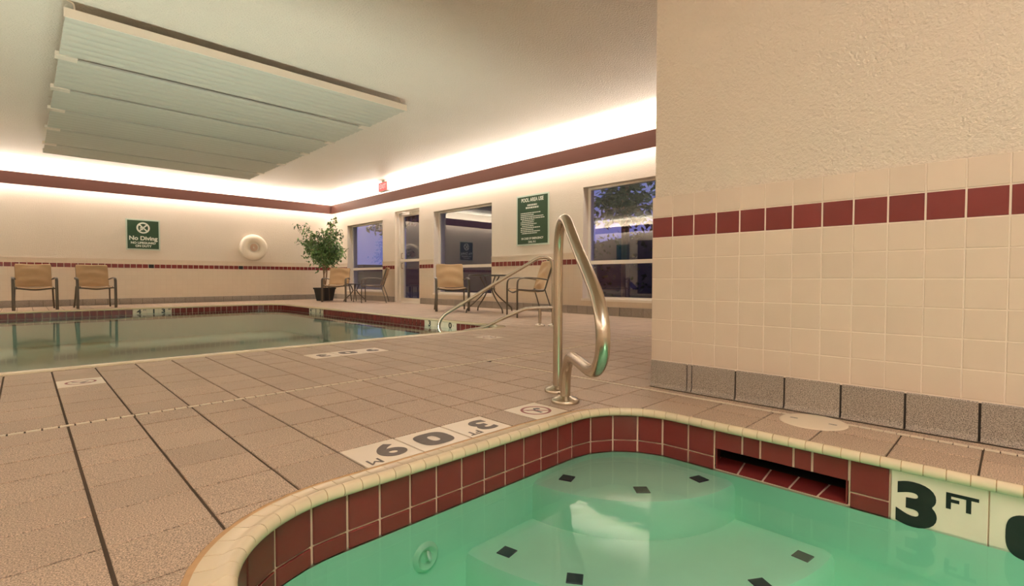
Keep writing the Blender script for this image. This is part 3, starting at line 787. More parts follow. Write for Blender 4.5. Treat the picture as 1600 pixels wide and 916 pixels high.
# window wall with openings  (y0,y1,z0,z1)
OP = [(11.43, 13.38, .255, 2.09), (9.77, 10.84, 0.0, 2.24), (7.26, 9.20, .255, 2.09), (3.06, 5.02, .255, 2.09)]
TW = 0.30
wall_win = struct('wall_right', 'cream window wall with three windows and a glazed door', 'wall')
segs = []
ys = sorted(OP); cur = YNE-.25
for y0, y1, z0, z1 in ys:
    segs.append((XW, XW+TW, cur, y0, -.05, TOPW)); segs.append((XW, XW+TW, y0, y1, z1, TOPW))
    if z0 > 0: segs.append((XW, XW+TW, y0, y1, -.05, z0))
    cur = y1
segs.append((XW, XW+TW, cur, YB+.2, -.05, TOPW))
wall_boxes(segs, 'plaster', M['paint'], wall_win)
# tile dado on the far walls (cap line at 1.02), red band tiles, base tiles
D0, D1, DT = 0.145, 1.018, 0.010
wall_boxes([(XL, XW-.01, YB-DT, YB, D0, D1)], 'tile_dado', M['far_tile'], wall_back)
wall_boxes([(XL, XW-.012, YB-DT-.006, YB, D1-.012, D1+.006)], 'dado_cap', M['cream_tile'], wall_back)
gaps = []; cur = YNE
for y0, y1, z0, z1 in ys: gaps.append((cur, y0)); cur = y1
gaps.append((cur, YB-.01))
boxes = [(XW-DT, XW, a, b, D0, D1) for a, b in gaps]+[(XW-DT, XW, y0, y1, D0, z0) for y0, y1, z0, z1 in ys if z0 > 0]
wall_boxes(boxes, 'tile_dado', M['far_tile'], wall_win)
wall_boxes([(XW-DT-.006, XW, a, b, D1-.012, D1+.006) for a, b in gaps], 'dado_cap', M['cream_tile'], wall_win)
x = -0.95; k = 0
BLK = {int(round((2.0+.95)/.1117)), int(round((3.90+.95)/.1117))}
while x < XW-.03:
    w = min(.1117, XW-.012-x)
    mt_ = M['black_tile'] if k in (27, 44) else M['red_tile']
    tile('band_tile', (x+w/2, YB-DT, .870), (1, 0, 0), (0, 0, 1), w-.010, .086, .003, mt_, wall_back); x += .1117; k += 1
for a, b in gaps:
    y = a+.002
    if b < 3.1: continue
    k = 0
    while y < b-.02:
        w = min(.1117, b-y)
        mt_ = M['black_tile'] if (abs(y-5.72) < .056) else M['red_tile']
        tile('band_tile', (XW-DT, y+w/2, .870), (0, -1, 0), (0, 0, 1), w-.010, .086, .003, mt_, wall_win); y += .1117
base_back = struct('baseboard_back', 'grey cove base tiles along the foot of the sign wall', 'baseboard')
wall_boxes([(XL, XW, YB-.008, YB, 0, .135)], 'base_joint', M['base_grout'], base_back)
x = -0.97
while x < XW-.03:
    w = min(.208, XW-.012-x); tile('base_tile', (x+w/2, YB-.008, .0695), (1, 0, 0), (0, 0, 1), w-.005, .137, .010, M['base'], base_back); x += .208
base_win = struct('baseboard_right', 'grey cove base tiles along the foot of the window wall', 'baseboard')
for a, b in ((YNE, 9.73), (10.88, YB-.02)):
    wall_boxes([(XW-.008, XW, a, b, 0, .135)], 'base_joint', M['base_grout'], base_win)
    y = a
    while y < b-.02:
        w = min(.208, b-y); tile('base_tile', (XW-.008, y+w/2, .0695), (0, -1, 0), (0, 0, 1), w-.005, .137, .010, M['base'], base_win); y += .208

# near tiled wall on the right
wall_near = struct('wall_near', 'near wall with textured paint above cream tiles and one burgundy tile row', 'wall')
wall_boxes([(XN+.012, XW+TW, YN-.2, YNE-.012, -.05, TOPW)], 'plaster', M['paint'], wall_near)
wall_boxes([(XN+.001, XN+.014, YN, YNE-.003, .140, 1.020), (XN+.012, XN+1.2, YNE-.014, YNE-.005, .140, 1.020)], 'tile_bed', M['cream_grout'], wall_near)
NJ = [1.381, 1.264, 1.149, 1.034, 0.922, 0.808, 0.694, 0.580, 0.468, 0.354, 0.240, 0.127, 0.014]+[0.014-.1135*k for k in range(1, 20)]
NZ = [0.1485+0.1092*k for k in range(9)]
for r in range(8):
    for k in range(len(NJ)-1):
        y0, y1 = NJ[k+1], NJ[k]; mat = M['red_tile'] if r == 6 else M['cream_tile']
        g = .0032 if r == 6 else .0018
        tile('wall_tile', (XN+.0025, (y0+y1)/2, (NZ[r]+NZ[r+1])/2), (0, -1, 0), (0, 0, 1), y1-y0-2*g, NZ[r+1]-NZ[r]-2*g, .0035, mat, wall_near)
base_near = struct('baseboard_near', 'grey speckled cove base tiles with dark joints under the near wall', 'baseboard')
wall_boxes([(XN+.004, XN+.014, YN, YNE-.002, 0, .1485), (XN+.01, XN+1.2, YNE-.014, YNE-.004, 0, .1485)], 'base_joint', M['base_grout'], base_near)
BJ = [1.384, 1.174, 1.150, 0.931, 0.716, 0.500, 0.287, 0.076]+[0.076-.215*k for k in range(1, 11)]
def cove_mesh(w):
    mb = MB(); prof = [(.0, .0), (-.022, .0), (-.022, .004), (-.0135, .010), (-.010, .022), (-.0095, .138), (-.006, .1425), (0, .1425)]
    n = len(prof); v = [(x, s_*w/2, z) for s_ in (-1, 1) for x, z in prof]
    mb.add(v, [(i, i+1, n+i+1, n+i) for i in range(n-1)]+[tuple(range(n)), tuple(range(n, 2*n))]); return mb
for k in range(len(BJ)-1):
    w = BJ[k]-BJ[k+1]; g = .0008 if k in (0,) and False else (.002 if w < .03 else .0040)
    o = cove_mesh(w-2*g).build('base_tile', M['base'], base_near); o.location = (XN+.006, (BJ[k]+BJ[k+1])/2, .002)

# ceiling
ceil = MB(); ceil.box(XL-.2, XW+TW, YN-.2, YB+.2, ZC, ZC+.12)
tagstruct(ceil.build('ceiling', M['ceiling']), 'cream ceiling with knockdown texture', 'ceiling')

# light valances (burgundy boards standing off the walls, strips behind)
def valance(name, box, label):
    mb = MB(); mb.box(*box); tagstruct(mb.build(name, M['valance']), label, 'valance')
valance('trim_3', (XL+VO-.02, XW-VO+.02, YB-VO, YB-VO+.02, VZ0, VZ1), 'brick red light valance board along the sign wall')
valance('trim_4', (XW-VO, XW-VO+.02, YNE-.01, YB-VO, VZ0, VZ1), 'brick red light valance board along the window wall')
valance('trim_5', (XL+VO-.02, XL+VO, YN, YB-VO, VZ0, VZ1), 'brick red light valance board along the left wall')
valance('trim_6', (XL+VO, XN, YN+VO-.02, YN+VO, VZ0, VZ1), 'brick red light valance board behind the viewer')

# ------------------------------------------------------------------ windows and door
XG = XW+.17
def window(name, op, label):
    y0, y1, z0, z1 = op; w = struct(name, label, 'window')
    fwd = .045
    def fr(nm, *b):
        mb = MB(); mb.box(*b); return mb.build(nm, M['white_frame'], w)
    fr('jamb', XG-.03, XG+.05, y1-fwd, y1, z0, z1); fr('jamb', XG-.03, XG+.05, y0, y0+fwd, z0, z1)
    fr('head', XG-.03, XG+.05, y0+fwd, y1-fwd, z1-.03, z1); fr('bottom_rail', XG-.03, XG+.05, y0+fwd, y1-fwd, z0, z0+.035)
    fr('mullion', XG-.035, XG+.05, y0+fwd, y1-fwd, .825, .885)
    fr('sill', XW-.02, XG-.03, y0-.02, y1+.02, z0-.03, z0+.008)
    for a, b in ((z0+.035, .825), (.885, z1-.03)):
        mb = MB(); mb.add([(XG, y0+fwd, a), (XG, y1-fwd, a), (XG, y1-fwd, b), (XG, y0+fwd, b)], [(0, 3, 2, 1)]); link('pane', mb.mesh('pane', M['glass'], recalc=False), w)
window('window_1', OP[0], 'recessed window nearest the corner plant, showing blue dusk sky')
window('window_2', OP[2], 'recessed window behind the tan chair, reflecting the no diving sign')
window('window_3', OP[3], 'recessed window beside the near tiled wall, showing trees and reflections')
d = struct('door_1', 'white framed glazed exit door between two windows', 'door')
y0, y1, z0, z1 = OP[1]; XD = XW+.12
def fr(nm, *b, mat='white_frame'):
    mb = MB(); mb.box(*b); return mb.build(nm, M[mat], d)
fr('door_frame', XD-.06, XD+.06, y1-.10, y1, 0, z1); fr('door_frame', XD-.06, XD+.06, y0, y0+.06, 0, z1); fr('frame_head', XD-.06, XD+.06, y0+.06, y1-.10, z1-.05, z1)
fr('stile', XD-.02, XD+.03, y1-.235, y1-.10, .01, z1-.05); fr('stile', XD-.02, XD+.03, y0+.06, y0+.16, .01, z1-.05)
fr('top_rail', XD-.02, XD+.03, y0+.16, y1-.235, z1-.13, z1-.05); fr('bottom_rail', XD-.02, XD+.03, y0+.16, y1-.235, .01, .11)
fr('push_bar', XD-.055, XD+.0, y0+.10, y1-.12, 1.00, 1.06)
fr('threshold', XW+.0, XD+.06, y0+.0, y1, -.006, .012)
for a, b in ((.11, 1.0), (1.06, z1-.13)):
    mb = MB(); mb.add([(XD+.01, y0+.16, a), (XD+.01, y1-.235, a), (XD+.01, y1-.235, b), (XD+.01, y0+.16, b)], [(0, 3, 2, 1)]); link('pane', mb.mesh('pane', M['glass'], recalc=False), d)
mb = MB(); mb.box(XD-.10, XD-.02, y1-.62, y1-.30, z1-.11, z1-.05); mb.sweep([(XD-.09, y1-.45, z1-.05), (XD-.14, y1-.36, z1-.045), (XD-.05, y1-.22, z1-.04)], .012, 8)
mb.build('door_closer', M['white_frame'], d)
mb = MB(); mb.sweep([(XD-.02, y1-.20, 1.08), (XD-.055, y1-.20, 1.09), (XD-.055, y1-.20, 1.20), (XD-.02, y1-.20, 1.21)], .010, 8); mb.sweep([(XD-.02, y1-.20, .84), (XD-.055, y1-.20, .85), (XD-.055, y1-.20, .96), (XD-.02, y1-.20, .97)], .010, 8)
mb.build('pull_handle', M['steel'], d)
# left wall (seen only as a reflection): dark door, teal notice
d2 = struct('door_2', 'dark door in the left wall, seen reflected in the window glass', 'door')
mb = MB(); mb.box(XL, XL+.03, 9.55, 10.5, 0, 2.1); mb.build('leaf', M['dark_door'], d2)

# ------------------------------------------------------------------ exit sign
ex = thing('exit_sign', 'small red lit exit sign hanging from the ceiling above the valance', 'sign', (6.22, 10.75, 2.70))
em, t = new_mat('exit glow'); o_ = nd(t, 'OutputMaterial'); e_ = nd(t, 'Emission'); e_.inputs[0].default_value = (0.95, 0.20, 0.17, 1); e_.inputs[1].default_value = 0.9; t.links.new(e_.outputs[0], o_.inputs[0]); M['exit'] = em
em, t = new_mat('exit letters'); o_ = nd(t, 'OutputMaterial'); e_ = nd(t, 'Emission'); e_.inputs[0].default_value = (1.0, 0.55, 0.48, 1); e_.inputs[1].default_value = 1.0; t.links.new(e_.outputs[0], o_.inputs[0]); M['exit_l'] = em
mb = MB(); mb.box(0, .10, -.20, .20, .0, .215); mb.build('housing', M['white_frame'], ex)
mb = MB(); mb.box(-.004, 0, -.190, .190, .008, .207); mb.build('face', M['exit'], ex)
link('lettering', text_mesh('EXIT', .15, .003, M['exit_l'], .95), ex, mat=frame((-.0046, 0, .110), (0, -1, 0), (0, 0, 1)))
mb = MB(); mb.box(.01, .08, -.07, .07, .215, .26); mb.build('canopy', M['white_frame'], ex)

# ------------------------------------------------------------------ wall signs
def word_bars(mb, x0, x1, y, h, rnd):
    x = x0
    while x < x1-.004:
        w = rnd.uniform(.018, .048); e = min(x+w, x1); mb.add([(x, y-h/2, 0), (e, y-h/2, 0), (e, y+h/2, 0), (x, y+h/2, 0)], [(0, 1, 2, 3)]); x = e+.009
def sign(name, label, pos, u, w, h, content):
    s_ = thing(name, label, 'sign'); s_.matrix_world = frame(pos, u, (0, 0, 1))
    mb = MB(); v, f = slab_verts(w, h, .010, .002); mb.add(v, f); mb.build('border', M['sign_edge'], s_)
    mb = MB(); v, f = slab_verts(w-.056, h-.056, .0115, .0005); mb.add(v, f); mb.build('panel', M['green_sign'], s_)
    content(s_); return s_
Tz = lambda x, y: Matrix.Translation((x, y, .0120))
def c1(s_):
    ps = [(text_mesh('No Diving', .128, .0042, M['sign_white'], 1.0), Tz(0, -.085)), (text_mesh('NO LIFEGUARD', .066, .0026, M['sign_white'], 1.0), Tz(0, -.190)), (text_mesh('ON DUTY', .066, .0026, M['sign_white'], 1.0), Tz(0, -.262))]
    for q_ in ps: link('lettering', join_meshes([q_], M['sign_white']), s_)
    mb = disc(.095, .128, 44); 
    for p, q in (((-.075, .075), (.075, -.075)), ((-.075, -.075), (.075, .075))):
        v, f = barq(p, q, .030, .0006); mb.add(v, f)
    for p, q, w_ in (((-.06, -.012), (-.01, .03), .022), ((-.045, -.035), (.0, -.045), .016)):
        v, f = barq(p, q, w_, .0003); mb.add(v, f)
    mb.v = [(x*.98, y+.155, z+.0122) for x, y, z in mb.v]
    link('prohibition_symbol', mb.mesh('prohibition_symbol', M['sign_white'], recalc=False), s_)
sign('no_diving_sign', 'square green sign reading No Diving on the far wall', (1.982, YB-.001, 1.592), (1, 0, 0), .64, .70, c1)
def c2(s_):
    ps = [(text_mesh('POOL AREA USE', .094, .0026, M['sign_white'], .80), Tz(0, .365)), (text_mesh('IN CASE OF EMERGENCY', .052, .0014, M['sign_white'], .93), Tz(0, -.335)), (text_mesh('DIAL 911', .052, .0014, M['sign_white'], .93), Tz(0, -.398))]
    for q_ in ps: link('lettering', join_meshes([q_], M['sign_white']), s_)
    r = random.Random(3); mb = MB()
    for x0, x1, y in ((-.12, .12, .272), (-.16, .16, .225)): word_bars(mb, x0, x1, y, .030, r)
    ends = [.20, .05, .27, .31, .05, .04, .11, .04, .19, .03, .19, .12]
    for i, e in enumerate(ends): word_bars(mb, -.29 if i not in (4, 7, 11) else -.26, e, .130-.0335*i, .016, r)
    mb.v = [(x, y, .0122) for x, y, z in mb.v]
    link('small_print', mb.mesh('small_print', M['sign_white'], recalc=False), s_)
sign('pool_rules_sign', 'tall green pool area rules sign between two windows', (XW-.001, 6.158, 1.655), (0, -1, 0), .80, .92, c2)

# notice and ring buoy
rb = thing('ring_buoy', 'white ring buoy with coiled rope hanging on the far wall', 'ring buoy', (4.31, YB-.085, 1.400))
mb = MB(); mb.lathe([(.235+.105*math.cos(2*PI*i/16), .085*math.sin(2*PI*i/16)) for i in range(17)], (0, 0, 0), 40, 'Y'); mb.build('ring', M['ring'], rb, smooth=True)
mb = MB(); mb.lathe([(.0, .012), (.160, .012), (.160, -.07), (.0, -.07)], (0, 0, 0), 24, 'Y'); mb.build('back_plate', M['white_frame'], rb)
mb = MB()
for k in range(3):
    mb.sweep([(math.cos(a)*(.035+.024*k), -.020-.004*k, math.sin(a)*(.04+.024*k)) for a in [2*PI*i/14 for i in range(14)]], .011, 6, closed=True, smooth=1)
mb.build('rope_coil', M['rope'], rb, smooth=True)
mb = MB(); mb.sweep([(-.23, .0, .25), (-.33, -.02, .05), (-.345, -.02, -.10), (-.25, .0, -.24)], .008, 6); mb.build('grab_line', M['ring'], rb, smooth=True)

# ------------------------------------------------------------------ radiant heater hanging under the ceiling
ht = thing('radiant_ceiling_heater', 'long pale slatted radiant heater hanging under the ceiling', 'heater')
HX0, HX1 = 0.295, 3.64
HY = [5.69, 6.79, 7.95, 8.95, 10.1, 11.28, 12.05]
for k in range(6):
    a, b = HY[k], HY[k+1]-.085
    if k == 5: b = HY[6]
    mb = MB(); z0 = 2.80
    n = 7; pts = [(a, z0+.03)]
    for i in range(n):
        t0 = a+(b-a)*i/n; t1 = a+(b-a)*(i+1)/n
        for j_ in range(5):
            tt = j_/4; pts.append((t0+(t1-t0)*tt, z0+.012-.012*math.sin(PI*tt)))
    pts.append((b, z0+.03)); m_ = len(pts)
    v = [(x, y, z) for x in (HX0+.0, HX1) for y, z in pts]
    mb.add(v, [(i, i+1, m_+i+1, m_+i) for i in range(m_-1)]+[(0, m_-1, 2*m_-1, m_), tuple(range(m_)), tuple(range(m_, 2*m_))])
    mb.build('heater_panel', M['panel'], ht)
for k in range(1, 6):
    for x0, x1 in ((HX0-.03, HX0+.14), (HX1-.10, HX1+.03)):
        mb = MB(); mb.box(x0, x1, HY[k]-.105, HY[k]+.02, 2.796, 2.835); mb.build('joint_plate', M['panel_edge'], ht)
mb = MB(); mb.box(HX0-.01, HX1+.01, HY[0]-.012, HY[0], 2.80, 2.878); mb.build('edge_lip', M['panel_edge'], ht)
mb = MB(); mb.box(HX0-.01, HX1+.01, HY[6], HY[6]+.012, 2.80, 2.878); mb.build('edge_lip', M['panel'], ht)
for y in (HY[0]+.03, 8.9, HY[6]-.03):
    for x in (HX0+.06, HX1-.07):
        mb = MB(); mb.sweep([(x, y, 2.82), (x, y, 2.93), (x-.03, y, 2.955), (x-.08, y, 2.957)], .007, 8); mb.build('hanger', M['panel_edge'], ht, smooth=True)

# ------------------------------------------------------------------ handrails
def rail_pts(P0, D, pts): return [(P0[0]+D[0]*s_, P0[1]+D[1]*s_, z) for s_, z in pts]
def flange(mb, p, r=.067):
    mb.lathe([(r, 0), (r, .010), (r*.93, .017), (r*.72, .022), (.032, .026), (.0245, .032)], (p[0], p[1], 0), 28)
P0 = (2.02, 1.72); D = (-0.648, -0.761)
spr = thing('spa_handrail', 'brushed steel loop handrail standing at the corner of the hot tub', 'handrail')
mb = MB(); mb.sweep(rail_pts(P0, D, [(.088, .0), (.090, .20), (.092, .45), (.096, .68), (.112, .775), (.150, .835), (.215, .868), (.290, .866), (.355, .845), (.455, .785), (.620, .690), (.780, .605), (.900, .535), (.962, .480), (.997, .420), (1.000, .355), (.972, .303), (.915, .266), (.840, .247), (.740, .243), (.60, .243), (.485, .240), (.400, .215), (.345, .165), (.318, .10), (.310, .0)]), .0245, 18, smooth=5, upv=(D[1], -D[0], 0))
mb.build('tube', M['steel'], spr, smooth=True)
for s_ in (.088, .310):
    mb = MB(); flange(mb, (P0[0]+D[0]*s_, P0[1]+D[1]*s_)); mb.build('base_flange', M['steel'], spr, smooth=True)
P1 = (4.55, 4.12); D1_ = (-.7071, .7071)
prl = thing('pool_handrail', 'steel stair handrail sloping down into the swimming pool corner', 'handrail')
mb = MB(); mb.sweep(rail_pts(P1, D1_, [(-.165, .0), (-.165, .30), (-.165, .60), (-.160, .74), (-.135, .815), (-.085, .845), (-.03, .848), (.035, .832), (.183, .745), (.607, .493), (.972, .268), (1.13, .175), (1.205, .115), (1.248, .040), (1.250, -.035), (1.205, -.095), (1.12, -.110), (1.02, -.09), (.90, -.06), (.705, -.023), (.486, .080), (.260, .180), (.185, .208), (.10, .218), (-.02, .222), (-.165, .225)]), .0215, 14, smooth=4, upv=(D1_[1], -D1_[0], 0))
mb.build('tube', M['steel'], prl, smooth=True)
mb = MB(); mb.sweep(rail_pts(P1, D1_, [(0, .0), (0, .1), (0, .22)]), .0195, 12, smooth=1); mb.build('post', M['steel'], prl, smooth=True)
for s_ in (0, -.165):
    mb = MB(); flange(mb, (P1[0]+D1_[0]*s_, P1[1]+D1_[1]*s_), .065); mb.build('base_flange', M['steel'], prl, smooth=True)

# ------------------------------------------------------------------ sling chairs (front looks along local -Y)
def make_chair(label, group, loc, rz, folds=0):
    c = thing('patio_chair', label, 'chair', loc, rz, group)
    rnd = random.Random(folds+11)
    for sg in (-1, 1):
        x = sg*.290
        mb = MB(); mb.sweep([(x, -.285, 0), (x, -.285, .25), (x, -.283, .50), (x, -.270, .560)], .013, 10, ry=.024, smooth=3, upv=(0, 1, 0)); mb.build('front_leg', M['bronze'], c, smooth=True)
        mb = MB(); mb.sweep([(x, -.270, .560), (x, -.235, .588), (x, -.12, .602), (x-sg*.01, .05, .592), (x-sg*.03, .20, .570)], .010, 10, ry=.023, smooth=4, upv=(0, 0, 1)); mb.build('armrest', M['bronze'], c, smooth=True)
        mb = MB(); mb.sweep([(x-sg*.03, .16, .43), (x-sg*.02, .235, .20), (x-sg*.005, .295, 0)], .010, 8, ry=.014, smooth=3, upv=(0, 1, 0)); mb.build('rear_leg', M['bronze'], c, smooth=True)
        xs = x-sg*.045
        mb = MB(); mb.sweep([(xs, -.275, .405), (xs, -.24, .420), (xs, -.05, .405), (xs, .12, .398), (xs, .165, .420), (xs, .195, .50), (xs, .245, .66), (xs, .30, .835)], .011, 8, ry=.013, smooth=4, upv=(1, 0, 0)); mb.build('side_rail', M['bronze'], c, smooth=True)
    mb = MB(); mb.sweep([(-.290, -.275, .400), (-.2, -.275, .395), (0, -.275, .372), (.2, -.275, .395), (.290, -.275, .400)], .010, 8, ry=.014, smooth=3); mb.build('front_stretcher', M['bronze'], c, smooth=True)
    mb = MB(); mb.sweep([(-.245, .15, .41), (0, .15, .405), (.245, .15, .41)], .009, 8, smooth=2); mb.build('rear_stretcher', M['bronze'], c, smooth=True)
    prof = [(-.275, .418), (-.24, .430), (-.14, .420), (-.04, .408), (.06, .400), (.12, .398)]
    def seat_fn(u, v):
        k = v*(len(prof)-1); i = min(int(k), len(prof)-2); t = k-i
        y = prof[i][0]*(1-t)+prof[i+1][0]*t; z = prof[i][1]*(1-t)+prof[i+1][1]*t
        return ((u-.5)*.48, y, z-.020*math.sin(PI*u))
    mb = MB(); mb.grid(seat_fn, 10, 10); n = len(mb.v)
    mb.add([(x, y, z-.006) for x, y, z in mb.v[:n]], [tuple(reversed(f)) for f in mb.f[:]]); mb.build('seat', M['sling'], c, smooth=True)
    A = Vector((0, .158, .425)); B = Vector((0, .298, .845)); nrm = Vector((0, -(B-A).z, (B-A).y)).normalized()
    def back_fn(u, v, off=0.0):
        p = A*(1-v)+B*v
        w = .505 if v < .97 else .49
        fold = .019*math.sin(9*(v+.28*u*(1 if folds % 2 else -1))+folds)*math.sin(PI*u)*(1-abs(2*v-1))+.020*math.sin(14*v-3.0*math.sin(PI*u)+folds*1.7)*math.sin(PI*u)*.8
        sag = -.022*math.sin(PI*u)*(1-.4*v)
        q = p+nrm*(.012+fold+sag*.6+off); return (q.x+(u-.5)*w, q.y, q.z)
    mb = MB(); mb.grid(lambda u, v: back_fn(u, v), 18, 22)
    # the cover folds over the top rail and down the back
    mb.grid(lambda u, v: back_fn(u, 1-v*.55, -.040), 18, 10)
    f0 = [back_fn(i/18, 1.0) for i in range(19)]; f1 = [back_fn(i/18, 1.0, -.040) for i in range(19)]
    top = [(a[0], (a[1]+b[1])/2, a[2]+.016) for a, b in zip(f0, f1)]
    mb.add(f0+top+f1, [(i, i+1, 19+i+1, 19+i) for i in range(18)]+[(19+i, 20+i, 39+i, 38+i) for i in range(18)])
    mb.build('backrest', M['sling'], c, smooth=True)
    return c
def facing(dx, dy): return math.atan2(dx, -dy)     # rotation so that local -Y looks along (dx,dy)
make_chair('tan sling armchair leftmost of the pair against the far wall', 'tan sling armchairs', (0.145, 12.925, 0), 0.03, 0)
make_chair('tan sling armchair under the no diving sign, second from the left', 'tan sling armchairs', (1.012, 12.955, 0), 0.05, 1)
make_chair('tan sling armchair in front of the potted tree, facing the viewer', 'tan sling armchairs', (5.72, 12.18, 0), facing(-.66, -.75), 2)
make_chair('tan sling armchair seen from the side at the low side table', 'tan sling armchairs', (6.13, 10.98, 0), facing(-.80, .60), 3)
make_chair('tan sling armchair facing the viewer below the middle window', 'tan sling armchairs', (5.62, 7.30, 0), facing(-.53, -.85), 4)
make_chair('tan sling armchair seen from the side behind the steel handrail', 'tan sling armchairs', (5.385+.285*.875, 5.46-.285*.484, 0), facing(-.875, .484), 5)

# ------------------------------------------------------------------ tables
def table(label, loc, rtop, ztop, rz, rfoot, name):
    t = thing(name, label, 'table', loc, rz)
    mb = MB(); mb.lathe([(rtop-.02, ztop-.026), (rtop-.002, ztop-.020), (rtop, ztop-.008), (rtop-.006, ztop), (0, ztop)], (0, 0, 0), 40); mb.build('table_top', M['darktop'], t, smooth=True)
    for k in range(4):
        a = PI/4+k*PI/2; ca, sa = math.cos(a), math.sin(a)
        prof = [(rfoot*.42, ztop-.03), (rfoot*.22, ztop*.72), (rfoot*.20, ztop*.58), (rfoot*.42, ztop*.40), (rfoot*.78, ztop*.20), (rfoot*.95, ztop*.10), (rfoot, .0)]
        mb = MB(); mb.sweep([(r*ca, r*sa, z) for r, z in prof], .012, 8, smooth=4); mb.build('leg', M['bronze'], t, smooth=True)
    mb = MB(); mb.sweep([(rfoot*.21*math.cos(a), rfoot*.21*math.sin(a), ztop*.62) for a in [2*PI*i/16 for i in range(16)]], .008, 6, closed=True, smooth=1); mb.build('leg_ring', M['bronze'], t, smooth=True)
    return t
table('round dark patio table on curved metal legs between the two right chairs', (5.83, 6.47, 0), .37, .655, .55, .46, 'patio_table')
table('low dark side table with splayed legs between the two corner chairs', (6.02, 11.82, 0), .25, .46, .2, .27, 'side_table')

# ------------------------------------------------------------------ potted ficus tree
pl = thing('potted_ficus', 'leafy ficus tree in a black pot in the far corner', 'plant', (5.72, 12.92, 0))
mb = MB(); h = .345
def sq(r, z): return [(-r, -r, z), (r, -r, z), (r, r, z), (-r, r, z)]
L_ = [sq(.145, 0), sq(.190, h-.04), sq(.203, h-.04), sq(.205, h), sq(.185, h), sq(.180, h-.05)]
v = [p for l in L_ for p in l]; mb.add(v, [(0, 1, 2, 3)]+[(k*4+i, k*4+(i+1) % 4, k*4+4+(i+1) % 4, k*4+4+i) for k in range(5) for i in range(4)]+[(20, 21, 22, 23)])
mb.build('pot', M['pot'], pl); pl.rotation_euler[2] = 0.35
rnd = random.Random(5)
mb = MB(); tips = []
trunk_pts = []
for a0, dx in ((0, -.03), (2.1, .05), (4.2, .16)):
    P = [Vector((math.cos(a0+z*3)*.03+dx*z*.5, math.sin(a0+z*3)*.03, .29+z)) for z in (0, .2, .4, .6, .8, 1.0)]
    mb.sweep(P, .017, 7, smooth=3); tips.append(P)
branches = []
for k in range(26):
    base = tips[k % 3][rnd.randint(2, 5)]; a = rnd.uniform(0, 2*PI)
    rr = rnd.uniform(.15, .52); zz = rnd.uniform(1.15, 1.85)
    e = Vector((math.cos(a)*rr, math.sin(a)*rr, zz)); m_ = (base+e)/2+Vector((0, 0, .12))
    branches.append((base, m_, e)); mb.sweep([base, m_, e], .006, 5, smooth=3)
r0 = Vector((rt.x, rt.y, 0)); inv = Matrix.Rotation(-.35, 4, 'Z')
for off, zt in ((-.74, 2.02), (-.48, 2.00), (.16, 2.10), (.30, 2.20), (-.70, 1.62)):
    e = inv @ (r0*off); e.z = zt; base = tips[0][4]; m_ = (base+e)/2+Vector((0, 0, .14)); branches.append((base, m_, e)); mb.sweep([base, m_, e], .005, 5, smooth=3)
mb.build('trunk', M['bark'], pl, smooth=True)
lf = MB()
def leaf(mb, p, d, L, w, roll):
    d = d.normalized(); s_ = d.cross(Vector((0, 0, 1))); s_ = s_.normalized() if s_.length > .01 else Vector((1, 0, 0)); n = s_.cross(d)
    s2 = s_*math.cos(roll)+n*math.sin(roll); n2 = d.cross(s2)
    pts = [p, p+d*L*.35+s2*w-n2*.004, p+d*L, p+d*L*.35-s2*w-n2*.004, p+d*L*.38+n2*.006]
    mb.add(pts, [(0, 1, 4), (1, 2, 4), (2, 3, 4), (3, 0, 4)])
def spray(c, k, spread):
    for _ in range(k):
        p = c+Vector((rnd.gauss(0, spread), rnd.gauss(0, spread), rnd.gauss(0, spread)))
        d = Vector((rnd.uniform(-1, 1), rnd.uniform(-1, 1), rnd.uniform(-1.3, .3))); leaf(lf, p, d, rnd.uniform(.075, .125), rnd.uniform(.019, .030), rnd.uniform(-1, 1))
for i, (b_, m_, e) in enumerate(branches):
    big = i < 26
    for q in range(5 if big else 7):
        t = .35+.65*q/(4 if big else 6) if big else .5+.5*q/6
        c = b_*(1-t)**2+m_*2*t*(1-t)+e*t*t
        spray(c, 20 if big else 6, .085 if big else .04)
lf.build('foliage', M['leaf'], pl, kind='stuff')

# ------------------------------------------------------------------ things on the left wall that the window glass reflects
tn = thing('teal_notice', 'teal notice on the left wall seen reflected in the near window', 'sign', (XL, 11.2, 1.62))
mb = MB(); mb.box(0, .012, -.30, .30, -.35, .35); mb.build('board', M['teal_sign'], tn)

lift = thing('pool_lift', 'blue pool lift seat on a mast by the left wall, seen reflected in the window', 'pool lift', (-3.0, 10.65, 0))
mb = MB(); mb.grid(lambda u, v: (-.05+.5*(.5-u), -.25+.5*v, .46+.03*math.sin(PI*v)), 4, 6); mb.grid(lambda u, v: (-.05+.5*(.5-u), .25+.22*v, .46+.55*v), 4, 6); mb.grid(lambda u, v: (-.05+.4*(.5-u), -.25-.30*v, .46-.28*v), 4, 4); mb.build('seat', M['lift_blue'], lift, smooth=True)
mb = MB(); mb.sweep([(-.05, .50, .70), (-.05, .85, .95), (-.05, 1.0, .95)], .035, 8); mb.build('arm', M['lift_blue'], lift, smooth=True)
mb = MB(); mb.box(-.12, .02, .93, 1.07, 0, 1.25); mb.build('mast', M['white_frame'], lift)

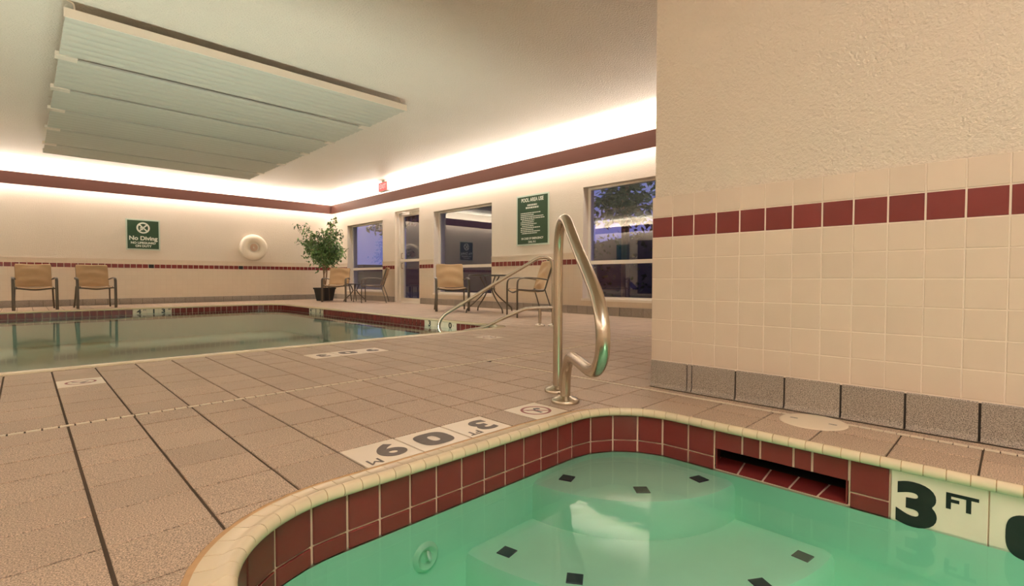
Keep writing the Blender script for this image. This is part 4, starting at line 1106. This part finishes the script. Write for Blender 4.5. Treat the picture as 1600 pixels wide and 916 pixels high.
# ------------------------------------------------------------------ outdoors beyond the glass
gr = MB(); gr.add([(XW+.35, -40, -.12), (90, -40, -.12), (90, 90, -.12), (XW+.35, 90, -.12)], [(0, 1, 2, 3)])
tagstruct(gr.build('ground', M['asphalt']), 'dark parking ground outside the windows', 'ground')
def tree(name, label, loc, H, R, n, zmin=.35):
    t = thing(name, label, 'tree', loc); mb = MB(); mb.sweep([(0, 0, 0), (.05, .03, H*.3), (-.04, .0, H*.6), (0, 0, H*.85)], .11, 8); mb.build('trunk', M['bark'], t, smooth=True)
    lf2 = MB(); r = random.Random(int(loc[0]*7+loc[1]*13))
    cl = [(r.gauss(0, R*.45), r.gauss(0, R*.45), H*zmin+r.random()*H*(1-zmin)) for _ in range(26)]
    for _ in range(n):
        c = Vector(r.choice(cl)); p = c+Vector((r.gauss(0, R*.16), r.gauss(0, R*.16), r.gauss(0, R*.16)))
        d = Vector((r.uniform(-1, 1), r.uniform(-1, 1), r.uniform(-1, .4))); leaf(lf2, p, d, r.uniform(.16, .28), r.uniform(.05, .09), r.uniform(-1, 1))
    lf2.build('foliage', M['tree_leaf'], t, kind='stuff')
tree('street_tree', 'dense tree outside the window nearest the near wall', (11.6, 7.4, -.12), 6.0, 1.9, 3600, .42)
tree('street_tree', 'tree outside the corner window', (11.3, 19.2, -.12), 5.2, 1.5, 1300, .60)
hd = thing('clipped_hedge', 'dark clipped hedge outside the window nearest the near wall', 'hedge', (15.5, 10.0, -.12), -.6)
mb = MB(); mb.box(-.7, .7, -4.5, 4.5, 0, 2.05); mb.build('woody_core', M['facade'], hd)
r9 = random.Random(9); lf9 = MB()
for _ in range(2600): leaf(lf9, Vector((r9.uniform(-.85, .75), r9.uniform(-4.6, 4.6), r9.uniform(.05, 2.2))), Vector((r9.uniform(-1, .2), r9.uniform(-1, 1), r9.uniform(-.6, 1))), r9.uniform(.12, .2), r9.uniform(.04, .07), r9.uniform(-1, 1))
lf9.build('foliage', M['tree_leaf'], hd, kind='stuff')
bd = thing('neighbour_building', 'dark neighbouring building across the lot outside the windows', 'building', (17, 20, -.12))
mb = MB(); mb.box(-2.2, 2.2, -4.4, 3.2, 0, 7.5); mb.build('facade', M['facade'], bd)
mb = MB(); mb.box(-2.5, 2.5, -4.7, 3.5, 7.5, 7.8); mb.build('roof', M['asphalt'], bd)
lb = thing('low_building', 'long low dark building on the horizon outside the corner window', 'building', (34, 58, -.12))
mb = MB(); mb.box(-14, 14, -3, 3, 0, 1.5); mb.build('facade', M['facade'], lb)
mb = MB(); mb.box(-5, 3, -3.2, 3, 1.5, 2.4); mb.build('upper_storey', M['facade'], lb)
